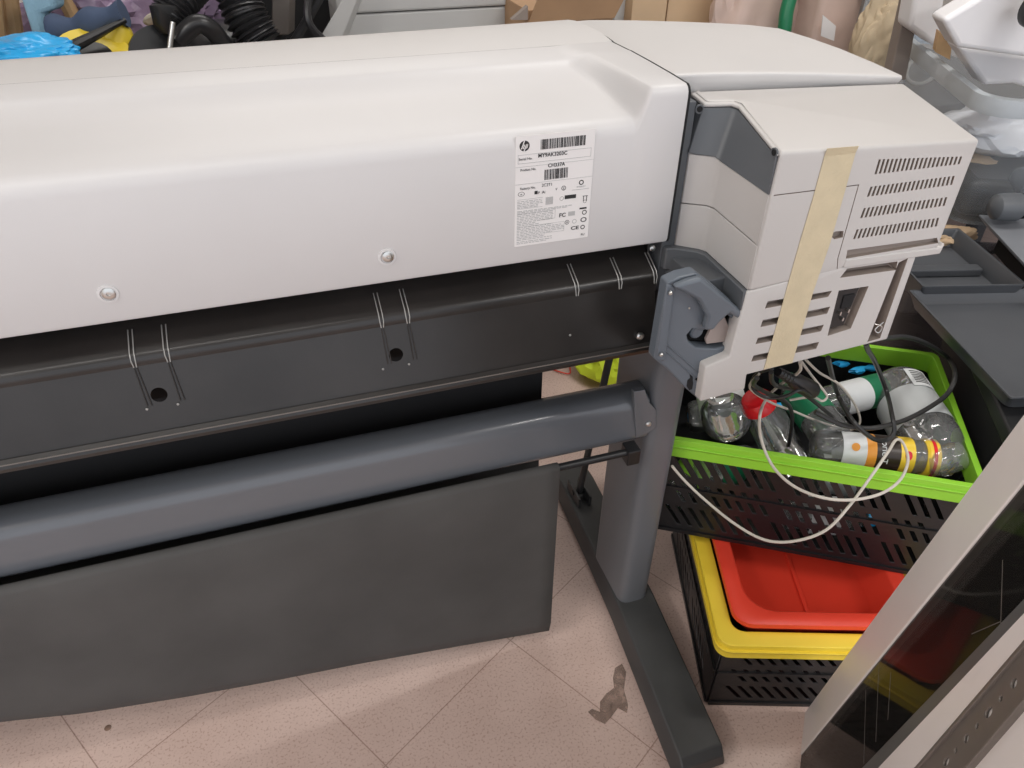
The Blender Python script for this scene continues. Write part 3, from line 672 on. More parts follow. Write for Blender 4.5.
# b: bottle with big red cap
rb=thing('red_capped_bottle','cloudy bottle with a wide glossy red cap poking out under the cables','bottle',Q(757,403,.43),'empty bottles in the green rimmed crate')
pc=Q(757,402,.425); pd=Q(790,462,.28); d=(pd-pc); L=d.length
link('bottle_cap',lathe([(-.016,.0001),(-.018,.012),(-.014,.022),(-.013,.014),(-.010,.025),(.0,.030),(.012,.031),(.014,.028)],pc,pd,n=32),M['redcap'],rb,smooth=True)
link('bottle_body',lathe([(.008,.024),(.03,.026),(.05,.036),(L,.036)],pc,pd,n=28),M['pet'],rb,smooth=True)
bottle('clear bottle with green wraparound label lying diagonally in the middle of the crate',Q(835,440,.385),Q(786,378,.40),.036,'glabel',[(.30,.72,'glabel')])
bottle('clear bottle with green and white label lying crosswise at the back of the crate',Q(893,386,.375),Q(800,410,.375),.032,None,[(.16,.34,'glabel'),(.34,.60,'wlabel')])
bl=bottle('large clear bottle with wide white label lying on the right of the crate',Q(893,384,.375),Q(950,474,.37),.054,None,[(.27,.60,'wlabel2')])
# the barcode slip stuck on it
bmx=bottle('jar with yellow, orange and black label lying along the front of the crate',Q(812,446,.372),Q(930,458,.372),.0315,None,[(.22,.42,'wlabel'),(.42,.50,'olabel'),(.50,.70,'klabel'),(.70,.82,'ylabel')],name='labelled_jar',cat='jar',open_=True)
root,p0,t,Lq,rq=bmx
link('bottle_cap',lathe([(Lq-.016,rq*.97),(Lq-.012,rq*1.06),(Lq+.004,rq*1.06),(Lq+.006,rq),(Lq+.006,.0001)],p0,p0+t,n=28),M['ylabel'],root,smooth=True)
link('cap_band',lathe([(Lq-.007,rq*1.075),(Lq-.001,rq*1.075)],p0,p0+t,n=28,cap=False),M['redcap'],root,smooth=True)
# print on the jar label: letters wrapped on the visible side
sd=(EYE-(p0+t*Lq*.6)).normalized(); sd=(sd-t*sd.dot(t)).normalized(); cr_=t.cross(sd)
bm=text('florie T',.016,V((0,0,0)),X,Y,.0004)
for v in bm.verts:
    a=(v.co.x-.029)/(rq*1.02); hgt_=v.co.y
    v.co=p0+t*(Lq*.54+hgt_)+ (sd*math.cos(a)-cr_*(-math.sin(a)))*(rq*1.03+v.co.z)
link('label_lettering',bm,M['wlabel'],root)
bm=plate(circ(0,0,.007,18),[],p0+t*Lq*.32+sd*rq*1.022+cr_*-.006,t,sd.cross(t),.0006); link('label_picture',bm,M['olabel'],root)
bm=plate([(a*.7,b) for a,b in circ(0,0,.008,18)],[],p0+t*Lq*.76+sd*rq*1.022,t,sd.cross(t),.0006); link('label_seal',bm,M['redcap'],root)
# g: clear cup
gp=Q(924,464,.37); bottle('clear open drinking glass tipped at the right front corner of the crate',gp,Q(962,455,.39),.027,None,[],name='drinking_glass',cat='glass',open_=True)
# barcode slip
root,p0,t,Lq,rq=bl
sd=(EYE-(p0+t*Lq*.5)).normalized(); sd=(sd-t*sd.dot(t)).normalized(); cr_=t.cross(sd)
sgn=1 if cr_.dot(CX)>0 else -1
def onb(a,s,k=1.03): return p0+t*(s+.012)+(sd*math.cos(a)+cr_*sgn*math.sin(a))*rq*k
bm=bmesh.new(); n=8; R1=[];R2=[]
loft(bm,[[onb(.55+.75*i/n,.012),onb(.55+.75*i/n,.062),onb(.55+.75*i/n,.062,1.045),onb(.55+.75*i/n,.012,1.045)] for i in range(n+1)])
sl=link('barcode_label',bm,M['wlabel'],root)
bm=bmesh.new()
for k in range(7):
    s0=.018+.0055*k; loft(bm,[[onb(.68+.5*i/6,s0,1.047),onb(.68+.5*i/6,s0+.0022,1.047),onb(.68+.5*i/6,s0+.0022,1.052),onb(.68+.5*i/6,s0,1.052)] for i in range(7)])
link('barcode',bm,M['ink'],root,parent=sl)
# deeper bottles seen through the slots and between the others
deep=[((.12,.25,.265),(.42,.55,.265),.036,'glabel','clear bottle with green label at the bottom left of the crate'),
 ((.10,.75,.27),(.48,.85,.30),.036,'wlabel','clear bottle with white label low at the back left of the crate'),
 ((.45,.15,.26),(.80,.22,.26),.036,'wlabel','clear bottle with white label low along the front of the crate'),
 ((.50,.50,.26),(.92,.45,.27),.038,'wlabel','clear bottle lying at the crate bottom under the large bottle'),
 ((.06,.10,.26),(.20,.50,.27),.034,'green','clear bottle with lime label standing low at the left end of the crate')]
for a,b,r_,mm,lb in deep: bottle(lb,inc(*a),inc(*b),r_,'bluep' if mm=='wlabel' else 'green',[(.3,.6,mm)])
# blue plastic scraps at the back
for i,(u_,v_,lb) in enumerate(((842,364,'bright blue plastic scrap furthest left behind the bottles'),(858,371,'thin bright blue plastic scrap beside the green labelled bottle'),(872,368,'bright blue plastic scrap furthest right behind the bottles'))):
    p=Q(u_,v_,.345); bm=bmesh.new(); bmesh.ops.create_icosphere(bm,subdivisions=2,radius=.017)
    for v in bm.verts: v.co=V((v.co.x*1.1*(1+.5*math.sin(v.co.y*300+i)),v.co.y*.6,v.co.z*.45))+V((0,0,.3*abs(v.co.x)))
    for v in bm.verts: v.co=p+v.co
    tag(link('plastic_scrap',bm,M['bluep'],smooth=True),lb,'plastic scrap','blue scraps in the bottle crate')
# ------------------------------------------------------------------ cables
def cable(name,label,pts,r,m,cat='cable'):
    P=[atz(u_,v_,z) for u_,v_,z in pts]; return tag(link(name,tube(P,r,n=8),M[m],smooth=True),label,cat)
cable('power_cable','thick black cable making the widest loop over the bottles',[(874,338,.72),(889,338,.68),(905,337,.62),(925,343,.56),(948,358,.50),(955,375,0.520),(948,393,0.505),(930,407,0.500),(905,420,0.500),(880,427,0.500),(860,428,0.500),(840,424,0.510),(815,412,0.530)],.0042,'cable_b')
cable('power_cable','black cable dropping from the connector panel into a narrow hanging loop',[(866,343,.72),(868,350,.66),(875,362,.58),(886,390,.50),(892,415,0.510),(894,432,0.490),(886,440,0.480),(872,438,0.490),(852,420,0.520),(838,395,.52),(832,375,.60),(828,358,.70)],.0040,'cable_b')
cable('black_cable','black cable running from under the housing down to the middle bottles',[(771,372,.70),(775,385,.62),(800,392,.56),(822,408,.50),(842,426,.45)],.0035,'cable_b')
cable('black_cable','dark cable curving down past the red cap',[(757,378,.70),(754,385,.66),(765,392,.60),(786,402,.54),(792,415,.50),(791,432,.45),(788,446,.40)],.0035,'cable_b')
cable('black_cable','dark looped cable hanging over the red cap',[(772,369,.70),(760,372,.67),(752,381,.64),(756,392,.62),(770,398,.61),(786,396,.62),(800,390,.63),(812,396,.60)],.0028,'cable_b')
cable('white_cable','long thin white cable looping over the crate rim and back below it',[(800,362,0.705),(799,372,0.660),(780,385,0.600),(767,398,0.560),(760,415,0.560),(761,438,0.510),(772,465,0.480),(792,485,0.470),(820,497,0.470),(850,500,0.470),(880,494,0.470),(900,480,0.475),(908,460,0.480),(903,443,0.490),(896,440,0.490),(888,452,0.490),(870,478,0.470),(850,505,0.450),(826,530,0.410),(795,541,0.380),(765,540,0.360),(735,524,0.360),(705,500,0.370),(684,480,0.390),(672,466,0.420)],.0024,'cable_w')
cable('white_cable','short white cable hanging in a small loop under the masking tape',[(801,361,.70),(812,376,.62),(824,391,.58),(827,397,.57),(822,401,.57),(812,397,.57),(790,400,.55)],.0020,'cable_w')
cable('white_cable','white cable crossing the green and white bottle label',[(806,360,.70),(820,373,.62),(840,385,.56),(855,405,.48),(860,422,.44),(850,430,.43),(830,428,.43)],.0020,'cable_w')
cable('white_cable','white cable crossing the green label of the middle bottle',[(759,374,.69),(750,388,.62),(770,402,.54),(793,411,.50),(815,420,.46),(845,430,.43)],.0020,'cable_w')
# plug
pl=thing('power_plug','black moulded power plug hanging among the cables under the housing','plug',atz(795,378,.62))
a=atz(778,372,.66); b=atz(813,391,.60); L=(b-a).length
link('plug_body',lathe([(L*.35,.0085),(L*.5,.013),(L*.95,.0145),(L,.012),(L,.0001)],a,b,n=14),M['black'],pl,smooth=True)
link('strain_relief',lathe([(L*(.0+.04*i),.0062+.0012*(i%2)+i*.0002) for i in range(10)],a,b,n=12),M['black'],pl,smooth=False)
# ------------------------------------------------------------------ leaning glazed door
D=V((-.204,-.183,.962)).normalized(); Bv=V((-.655,-.756,0)).normalized(); A0=V((.7235,.4865,0)); Nn=D.cross(Bv).normalized()
if Nn.dot(EYE-A0)<0: Nn=-Nn
def onp(u_,v_,off=0):
    r_=ray(u_,v_); t=(A0+Nn*off-EYE).dot(Nn)/r_.dot(Nn); return EYE+r_*t
gd=thing('glazed_door','white framed glass door panel with slotted metal rail, leaning in the lower right corner','door',A0)
def st(p):   # plane coords (s along Bv, t along D)
    q=p-A0; # solve in the plane basis
    bb=Bv.dot(D); a=q.dot(Bv); c_=q.dot(D); s_=(a-bb*c_)/(1-bb*bb); return s_,(c_-bb*a)/(1-bb*bb)
def PP(s_,t_,off=0): return A0+Bv*s_+D*t_+Nn*off
def strip(name,pl_,th,m,off=0,bev=.001,parent=None):
    """pl_: list of (s,t) corners on the door plane"""
    bm=prism([PP(s_,t_,off) for s_,t_ in pl_],-Nn*th); return link(name,bm,m,gd,bevel=bev,smooth=True,auto=40,parent=parent)

TT=1.10
def edge(p,q):          # a straight boundary on the door plane: its place at the bottom and at the top end
    (sa,ta),(sb,tb)=st(onp(*p)),st(onp(*q)); k=(sb-sa)/(tb-ta); return sa-k*ta, sa+k*(TT-ta)
e0=edge((805,714),(919,560)); e1=edge((808,747),(962,560)); e2=edge((867,765),(983,645)); e3=edge((883,768),(1006,640)); e4=edge((922,768),(1024,652)); e5=edge((976,768),(1024,713))
M['smoke']=clear('smoked_glass',(.19,.18,.17),.075,.05,.05)
def strip(name,a,b,th,m,off=0,bev=.001,da=0,db=0,t0=0,parent=None):
    bm=prism([PP(a[0]+da,t0,off),PP(b[0]+db,t0,off),PP(b[1]+db,TT,off),PP(a[1]+da,TT,off)],-Nn*th); return link(name,bm,M[m],gd,bevel=bev,smooth=True,auto=40,parent=parent)
strip('frame_bar',e0,e1,.004,'frame',.002,.0012)
strip('glass_pane',e0,e3,.004,'smoke',0,.0,da=.004,db=-.004)
bm=bmesh.new()
for a,b in (((879,664),(876,742)),((891,672),(888,720)),((866,690),(864,764)),((1003,560),(1001,626)),((961,668),(968,678)),((972,634),(1000,622))):
    p,q=onp(*a),onp(*b); w_=(q-p).normalized().cross(Nn)*.0003; prism([p+w_+Nn*.0001,q+w_+Nn*.0001,q-w_+Nn*.0001,p-w_+Nn*.0001],Nn*.0002,bm)
link('scratch',bm,M['rail'],gd)
strip('rubber_gasket',e2,e3,.005,'gasket',.002)
strip('frame_bar',e3,e4,.008,'frame',.004,.0012)
# slotted rail: plate with alternate long and short slots in the plane of the door
hl=[]; M['hole']=M['frame']; wv=(e5[0]-e4[0])*.62
for k in range(40):
    tt=.05+k*.0225; a4=e4[0]+(e4[1]-e4[0])*tt/TT; a5=e5[0]+(e5[1]-e5[0])*tt/TT; sm=a4+(a5-a4)*.46
    L_=.0075 if k%4==0 else .0055 if k%2==0 else .0036; W_=.0036 if k%2==0 else .0026
    hl.append([(sm+W_*math.cos(2*math.pi*i/12),tt+L_*math.sin(2*math.pi*i/12)) for i in range(12)])
Dp=(D-Bv*Bv.dot(D)); kk=Dp.length; sh=Bv.dot(D)
conv=lambda p:(p[0]+p[1]*sh,p[1]*kk)
bm=plate([conv(p) for p in((e4[0],0),(e5[0],0),(e5[1],TT),(e4[1],TT))],[[conv(p) for p in h_] for h_ in hl],A0+Nn*.001,Bv,Dp,.002)
rl=link('slotted_rail',bm,M['rail'],gd)
for a,b,da,db in((e4,e4,.0,.004),(e5,e5,-.004,.0)):
    strip('rail_lip',a,b,.005,'rail',.005,.0006,da=da,db=db,parent=rl)
strip('back_panel',e3,(e5[0]+.12,e5[1]+.12),.012,'frame',.0004,.0,da=.006)
# ------------------------------------------------------------------ dark stack on the right with trays
ax3=V((.965,-.262,0)).normalized(); ay3=V((.262,.965,0))
def rbox(bm,o,ax,ay,lx,ly,z0,z1):
    R=Matrix((ax,ay,Z)).transposed(); c=V((o.x,o.y,0))+ax*lx/2+ay*ly/2; box(bm,(c.x,c.y,(z0+z1)/2),(lx,ly,z1-z0),R); return bm
ob=V((fr.x,fr.y,0))+ax1*.035+ay1*.0
t=thing('storage_box','big black plastic storage box on the floor right of the bottle crate','box',ob+ax1*.28+ay1*.25)
bm=bmesh.new(); loft(bm,[[ob+ax1*(x)+ay1*y+Z*z for x,y in rrect(i_,i_,.56-i_,.50-i_,.03)] for z,i_ in((0,.02),(.49,0))]); link('box_body',bm,M['matte'],t,smooth=True)
bm=bmesh.new(); loft(bm,[[ob+ax1*(x)+ay1*y+Z*z for x,y in rrect(-.008,-.008,.568,.508,.03)] for z in(.49,.520)]); link('box_lid',bm,M['black'],t,smooth=True,bevel=.004)
def tray(label,o,ax,ay,lx,ly,z0,z1,m='tray',ledge=False):
    root=thing('plastic_tray',label,'tray',V((o.x,o.y,z0))+ax*lx/2+ay*ly/2,'grey plastic trays stacked at the right')
    R_=lambda i_,z,r: [V((o.x,o.y,0))+ax*x+ay*y+Z*z for x,y in rrect(i_,i_,lx-i_,ly-i_,r,5)]
    bm=bmesh.new(); loft(bm,[R_(.012,z0,.012),R_(.0015,z1-.004,.006),R_(0,z1-.003,.004),R_(0,z1,.004),R_(.004,z1,.004),R_(.006,z1-.003,.005),R_(.014,z0+.006,.012),R_(.017,z0+.004,.012)]); b=link('tray_body',bm,M[m],root,smooth=True,auto=40)
    if ledge:
        bm=rbox(bmesh.new(),V((o.x,o.y,0))+ax*.012+ay*(ly*.42),ax,ay,lx-.03,ly*.10,z0+.005,z0+.022); link('tray_divider',bm,M[m],root,bevel=.003)
    return root
tray('shallow dark grey plastic tray standing over the green rimmed crate, nearest of the trays',atz(1010,399,.55),ax3,ay3,.42,.352,.522,.553)
tray('dark grey plastic tray with a low divider right behind the nearest tray',atz(922,290,.56),ax3,ay3,.215,.26,.522,.568,ledge=True)
p1=atz(979,215,.60); p2=atz(1032,272,.60); dd=(p1-p2).normalized(); ex=V((dd.y,-dd.x,0))
tray('pale grey upturned tray lid at the right edge behind the other trays',p2,ex,dd,.25,(p1-p2).length,.585,.60,'trayl')
t=thing('storage_box','small black box carrying the pale grey tray lid','box',p2+ex*.14+dd*.1-Z*.105)
link('box_body',rbox(bmesh.new(),p2+ex*.05+dd*.02,ex,dd,.19,(p1-p2).length-.04,.522,.583),M['matte'],t,bevel=.004)
bm=rbox(bmesh.new(),p2,ex,dd,.25,(p1-p2).length,.597,.601)
for o_ in list(bpy.data.objects):
    pass
link('tray_top',bm,M['trayl'],[o_ for o_ in bpy.data.objects if o_.get('label','').startswith('pale grey upturned')][0],bevel=.001)
# cloudy storage box with white bags
ax4=V((.90,-.43,0)).normalized(); ay4=V((.43,.90,0)).normalized()
o4=V((1.44,1.20,0))
def bin_(name,label,o,ax,ay,lx,ly,z0,z1,m,rimm,taper=.03,r=.05,group=None,rim=.02):
    root=thing(name,label,'box',V((o.x,o.y,z0))+ax*lx/2+ay*ly/2,group)
    R_=lambda i_,z,rr: [V((o.x,o.y,0))+ax*x+ay*y+Z*z for x,y in rrect(i_,i_,lx-i_,ly-i_,rr,7)]
    bm=bmesh.new(); loft(bm,[R_(taper+.004,z0+.006,r),R_(taper,z0,r),R_(.004,z1-.002,r)],cap=False)
    q=[V((o.x,o.y,0))+ax*x+ay*y+Z*z0 for x,y in rrect(taper,taper,lx-taper,ly-taper,r,7)]; bm.faces.new([bm.verts.new(p) for p in q]); link('box_wall',bm,M[m],root,smooth=True,auto=60)
    bm=bmesh.new(); loft(bm,[R_(.002,z1-rim,r),R_(-.012,z1-rim,r+.012),R_(-.014,z1-rim*.5,r+.012),R_(-.012,z1,r+.012),R_(.0,z1+.003,r),R_(.006,z1,r)],cap=False); link('box_rim',bm,M[rimm],root,smooth=True,auto=50)
    return root
M['rimc']=mat('cloudy_rim_plastic',(.50,.54,.57),.3,trans=0,alpha=.92)
bin_('storage_box','cloudy clear storage box with pale rim holding white bags, behind the pale grey tray lid',o4,ax4,ay4,.50,.66,.56,.85,'box','rimc',.03,.06,rim=.035)
bin_('storage_box','smoked clear storage box under the cloudy one, behind the trays',o4+ax4*.0,ax4,ay4,.50,.60,.0,.53,'dbox','dbox',.02,.05)
t=thing('black_bundle','dark folded cloth filling the lower half of the cloudy storage box','cloth',o4+ax4*.25+ay4*.3+Z*.565)
link('bundle',rbox(bmesh.new(),o4+ax4*.045+ay4*.045,ax4,ay4,.40,.56,.567,.655),M['black'],t,bevel=.03,seg=4,smooth=True)
def crumple(name,label,cat,c,s,m,amp=.25,fr_=3.,seed=0,group=None,sub=3,flat=None):
    from mathutils import noise
    bm=bmesh.new(); bmesh.ops.create_icosphere(bm,subdivisions=sub+1,radius=1)
    for v in bm.verts:
        n=v.co.normalized(); k=1+amp*(noise.noise(n*fr_*.6+V((seed*3.1,0,0)))+.6*abs(noise.noise(n*fr_*1.7+V((0,seed*5.3,0)))))
        p=n*k; v.co=V((p.x*s[0],p.y*s[1],p.z*s[2]))+V(c)
    return tag(link(name,bm,M[m],smooth=True,auto=28),label,cat,group)
def fold(name,label,cat,pts,off,m,bev=.004):
    """a folded solid sheet from a traced outline with real thickness"""
    return tag(link(name,prism(pts,off),M[m],bevel=bev,smooth=True,auto=30),label,cat)
# white bags, carton and the board lying on the box
def wedge(name,label,cat,quad,y0,y1,m,bev=.012):
    """solid whose near face is the quad at y0 and far face at y1"""
    n=[aty(u_,v_,y0) for u_,v_ in quad]; f=[p+V((.02,y1-y0,.0)) for p in n]; bm=bmesh.new(); loft(bm,[n,f]); return tag(link(name,bm,M[m],bevel=bev,smooth=True,auto=30,seg=3),label,cat)
wedge('white_bag','smooth white plastic bag standing in the cloudy storage box, left of the larger one','bag',[(909,28),(938,48),(950,-30),(920,-30)],1.55,1.62,'whitebag')
wedge('white_carton','bulky white folded bag lying over the rim of the cloudy storage box','bag',[(943,20),(958,48),(1060,62),(1060,-30),(985,-6)],1.25,1.31,'whitebag',.01)
wedge('white_bag','white bag with grey folds sagging inside the cloudy storage box','bag',[(957,46),(985,86),(1015,84),(1050,95),(1050,58)],1.33,1.39,'whitebag',.01)
wedge('cardboard_strip','narrow brown cardboard strip between the two white bags','cardboard',[(935,52),(950,60),(953,40),(939,32)],1.45,1.48,'wood',.001)
wedge('wooden_board','reddish striped wooden board on top of the white bags','board',[(953,0),(965,6),(1000,-2),(985,-12)],1.42,1.47,'wood',.003)
c=aty(1053,16,1.15); tag(link('round_knob',lathe([(0,.0001),(0,.03),(.01,.036),(.05,.036),(.055,.03),(.055,.0001)],c,c+V((.2,1,.1))),M['black'],smooth=True),'black round knob at the right edge in front of the white bags','knob')
crumple('white_bag','crumpled pale bag seen through the wall of the cloudy storage box','bag',aty(1000,128,1.40),(.15,.12,.05),'whitebag',.3,3,2)
crumple('paper_bundle','tan paper bundle seen dimly through the wall of the cloudy box beside the housing corner','paper',aty(978,166,1.33),(.06,.05,.02),'card2',.3,3,4)
crumple('paper_bundle','tan paper bundle just above the grey trays beside the vent slots','paper',atz(950,236,.54),(.07,.03,.02),'card2',.3,3,5)
c=atz(925,70,.72); tag(link('cable_coil',tube([c+V((.05*math.cos(a*.7),.03*math.sin(a*.7)+.01,.035*math.sin(a*.7+.6))) for a in range(16)],.006,n=8),M['cable_w'],smooth=True),'beige cord coiled inside the back of the cloudy storage box','cord')
for i,(u_,v_,z) in enumerate(((1012,180,.66),(990,207,.64))):
    p=atz(u_,v_,z); q=p+V((.07,-.02,.0)); bm=lathe([(0,.0001),(.004,.018),(.012,.027),(.03,.030),(.06,.030),(.07,.022)],p,q,n=24)
    r_=thing('jar',('upper' if i==0 else 'lower')+' of two smoky jars lying at the right edge above the pale grey tray lid','jar',p,'smoky jars at the right edge')
    link('jar_body',bm,M['dark'],r_,smooth=True); link('jar_lid',lathe([(.07,.026),(.085,.026),(.086,.0001)],p,q,n=20),M['black'],r_,smooth=True)
# ------------------------------------------------------------------ clutter on the bench behind the printer
t=thing('workbench','long grey workbench along the back, covered with clutter behind the printer','bench',(.5,2.25,0))
link('bench_top',bx(-1.5,2.55,1.86,2.75,.56,.60),M['bench'],t,bevel=.004)
for x in(-1.45,.45,2.48):
    for y in(1.92,2.69): link('bench_leg',bx(x-.025,x+.025,y-.025,y+.025,0,.56),M['dark'],t,bevel=.003)
def at(u_,v_,y): return aty(u_,v_,y)
crumple('cloth_heap','heap of black clothes on the bench under the bright blue bag','cloth',(-.62,2.10,.715),(.40,.19,.125),'black',.2,2,21)
crumple('plastic_bag','bright blue crumpled plastic bag at the far left','bag',at(20,56,2.0),(.13,.07,.038),'bluep',.35,2.2,1,sub=4)
tag(link('wooden_stick',tube([at(18,60,2.3),at(4,-30,2.3)],.022,n=10,smooth=0),M['wood'],smooth=True),'pale wooden stick at the far left in front of the blue towel','stick','wooden sticks standing on the bench')
tag(link('wooden_stick',tube([at(-2,70,2.25),at(-14,-30,2.25)],.026,n=10,smooth=0),M['wood'],smooth=True),'pale wooden stick cut by the left edge of the photo','stick','wooden sticks standing on the bench')
tag(link('wooden_stick',tube([at(80,30,2.3),at(50,-30,2.3)],.018,n=10,smooth=0),M['wood'],smooth=True),'pale wooden stick right of the light blue towel','stick','wooden sticks standing on the bench')
wedge('towel','light blue towel hanging at the far left','towel',[(36,50),(50,48),(40,14),(55,10),(52,-20),(14,-20)],2.2,2.24,'towel',.01)
wedge('folded_cloth','dark maroon folded clothes behind the bright blue bag','cloth',[(-20,70),(60,70),(62,40),(20,38),(-20,36)],2.44,2.55,'slot',.02)
tag(link('navy_cloth',tube([at(50,30,2.15),at(75,28,2.14),at(100,19,2.13),at(124,13,2.12)],.030,n=12,rf=lambda t_:1+.2*math.sin(t_*14)-.15*t_),M['navy'],smooth=True),'rolled navy blue cloth lying right of the bright blue bag','cloth')
tag(link('umbrella',tube([at(40,62,2.0),at(70,48,2.02),at(125,20,2.1)],.013,n=10,rf=lambda t_:.5+.6*math.sin(math.pi*min(1,t_+.1))),M['black'],smooth=True),'folded black umbrella lying below the navy cloth','umbrella')
c=at(96,66,2.06); r_=thing('tape_roll','yellow and black round reel half hidden behind the printer lid','reel',c)
link('reel_body',lathe([(0,.03),(0,.085),(.03,.085),(.03,.03)],c,c+V((.2,-.5,.8)),n=28,cap=True),M['yellow'],r_,smooth=True); link('reel_hub',lathe([(.028,.0001),(.034,.04),(.036,.0001)],c,c+V((.2,-.5,.8)),n=20),M['black'],r_,smooth=True)
crumple('yellow_scrap','curved yellow plastic piece right of the yellow reel','scrap',at(122,50,2.12),(.035,.03,.07),'yellow',.2,2,8)
crumple('purple_bag','shiny purple plastic film bag behind the navy cloth','bag',at(122,8,2.42),(.22,.12,.17),'purple',.35,4,3,sub=4)
wedge('cream_block','cream coloured plastic block leaning against the purple bag','block',[(141,24),(150,28),(170,20),(169,10),(160,7),(143,17)],2.2,2.26,'cream',.008)
wedge('orange_tray','small orange plastic piece under the cream block','scrap',[(138,50),(155,46),(150,34),(140,36)],2.15,2.2,'olabel',.004)
# vacuum cleaner with ribbed hoses
r_=thing('vacuum_cleaner','black vacuum cleaner with ribbed hoses behind the printer','vacuum cleaner',at(215,60,2.3))
from mathutils import noise
bm=bmesh.new(); bmesh.ops.create_uvsphere(bm,u_segments=28,v_segments=16,radius=1)
c=at(225,40,2.3)
for v in bm.verts: v.co=V((v.co.x*.17,v.co.y*.12,v.co.z*.08))+c-V((0,0,.03))
link('motor_body',bm,M['hose'],r_,smooth=True)
def ribbed(pts,r,n=36):
    P=smoothpts(pts,8); bm=tube(P,r,n=14,smooth=0,rf=lambda t_:1+.13*math.sin(t_*n*2*math.pi)); return bm
for i,pts in enumerate(([at(168,20,2.1),at(178,2,2.12),at(196,-18,2.18)],[at(262,44,2.14),at(245,15,2.16),at(232,-25,2.2)])):
    link('hose',tube([p for p in smoothpts(pts,24)],.042 if i==0 else .052,n=16,smooth=0,rf=lambda t_:1+.10*math.sin(t_*80)),M['hose'],r_,smooth=True)
link('pipe',tube([at(168,60,2.0),at(173,22,2.02)],.006,n=12,smooth=0),M['screw'],r_,smooth=True)
link('hose_collar',lathe([(0,.025),(.02,.038),(.06,.04),(.065,.03)],at(172,34,2.09),at(168,10,2.1),n=20),M['black'],r_,smooth=True)
link('handle_grip',tube([at(178,40,2.05),at(196,24,2.05),at(212,30,2.06),at(226,48,2.1)],.022,n=12),M['hose'],r_,smooth=True)
tag(link('wheel',lathe([(0,.02),(0,.075),(.04,.075),(.04,.02)],at(160,60,2.12),at(160,60,2.12)+V((.3,-1,.3)),n=32),M['black'],smooth=True),'black round wheel rim left of the vacuum cleaner','wheel')
wedge('grey_brush','brown grey ribbed brush block between the hoses and the stand','brush',[(271,36),(289,35),(290,-10),(272,-10)],2.25,2.3,'rail',.004)
wedge('dark_case','black case filling the space behind the vacuum cleaner','case',[(196,60),(335,48),(335,-40),(196,-40)],2.55,2.7,'black',.02)
tag(link('folding_stand',tube([at(292,45,2.2),at(310,15,2.2),at(330,-20,2.2)],.012,n=8),M['hose'],smooth=True),'black folded stand rod right of the vacuum cleaner, leaning right','rod')
tag(link('folding_stand',tube([at(328,44,2.16),at(308,20,2.16),at(312,-20,2.2)],.010,n=8),M['hose'],smooth=True),'black folded stand rod crossing the other one near the pale grey box','rod')
r_=thing('polystyrene_box','large pale grey box with a lid line behind the printer lid','box',at(430,60,2.35))
ps=[at(342,40,2.3),at(530,30,2.3),at(530,14,2.3),at(342,14,2.3)]
bx_=V((ps[0].x,0,0)).x; ex_=ps[1].x
link('box_body',bx(bx_,ex_,2.30,2.62,.60,at(400,12,2.3).z),M['greyp'],r_,bevel=.006); link('box_lid',bx(bx_-.006,ex_+.006,2.294,2.626,at(400,12,2.3).z+.003,at(400,-22,2.3).z),M['greyp'],r_,bevel=.006)
wedge('bracket_plate','light grey metal plate with slots leaning left of the pale grey box','plate',[(318,40),(342,38),(362,-14),(350,-14)],2.2,2.22,'greyp',.003)
def carton(label,u0,u1,vt,y,m,dy=.25,lean=0,flap=None):
    a=at(u0,30,y); b=at(u1,30,y); zt=at((u0+u1)/2,vt,y).z
    r_=thing('cardboard_box',label,'box',V(((a.x+b.x)/2,y+dy/2,.60)),None)
    bm=bmesh.new(); loft(bm,[[V((a.x,y,.60)),V((b.x,y,.60)),V((b.x,y+dy,.60)),V((a.x,y+dy,.60))],[V((a.x+lean,y,zt)),V((b.x+lean,y,zt)),V((b.x+lean,y+dy,zt)),V((a.x+lean,y+dy,zt))]]); link('box_body',bm,M[m],r_,bevel=.002)
    return r_,a,b,zt
r_,a,b,zt=carton('brown open cardboard box with raised flaps behind the printer lid',527,612,8,2.1,'card')
link('box_flap',prism([V((a.x,2.09,zt-.03)),V((b.x,2.09,zt-.03)),V((b.x+.04,2.05,zt+.09)),V((a.x+.03,2.05,zt+.08))],(0,.004,0)),M['card'],r_)
link('box_flap',prism([at(512,20,2.09),at(528,20,2.09),at(528,6,2.09)],(0,.02,0)),M['slot'],r_)
carton('pale cardboard box standing tall, left of the two upright boxes',630,664,-35,2.2,'card2')
carton('orange tan cardboard box standing tall, right of the two upright boxes',665,729,-35,2.22,'card2',.2)
r_=thing('white_rod','white upright board edge between the cardboard boxes','board',at(622,60,2.25)); link('board',prism([at(613,40,2.25),at(628,40,2.25),at(634,-30,2.25),at(617,-30,2.25)],(0,.02,0)),M['greyp'],r_)
crumple('film_bag','clear film bag with pinkish contents right of the cardboard boxes','bag',at(752,18,2.1),(.14,.08,.22),'pink',.25,3,11)
tag(link('green_tube',tube([V((at(783,36,1.95).x-.01,1.95,.62)),at(783,36,1.95),at(787,10,1.96),at(797,-25,1.98)],.020,n=12),M['green'],smooth=True),'green and white rolled bag standing right of the pink film bag','roll').data.materials[0]=M['glabel']
tag(link('red_box',bx(at(793,20,2.05).x,at(806,20,2.05).x,2.05,2.15,.60,at(800,-20,2.05).z),M['red'],bevel=.003),'dark red narrow box behind the green rolled bag','box')
r_=bin_('storage_box','pinkish cloudy storage box with a white paper label on its side',V((at(808,40,1.95).x,1.93,0)),X,Y,.17,.30,.60,.98,'pink','pink',.01,.02)
lb=prism([at(821,36,1.90),at(834,41,1.90),at(836,26,1.90),at(823,15,1.90)],(0,.002,0)); link('paper_label',lb,M['paper'],r_)
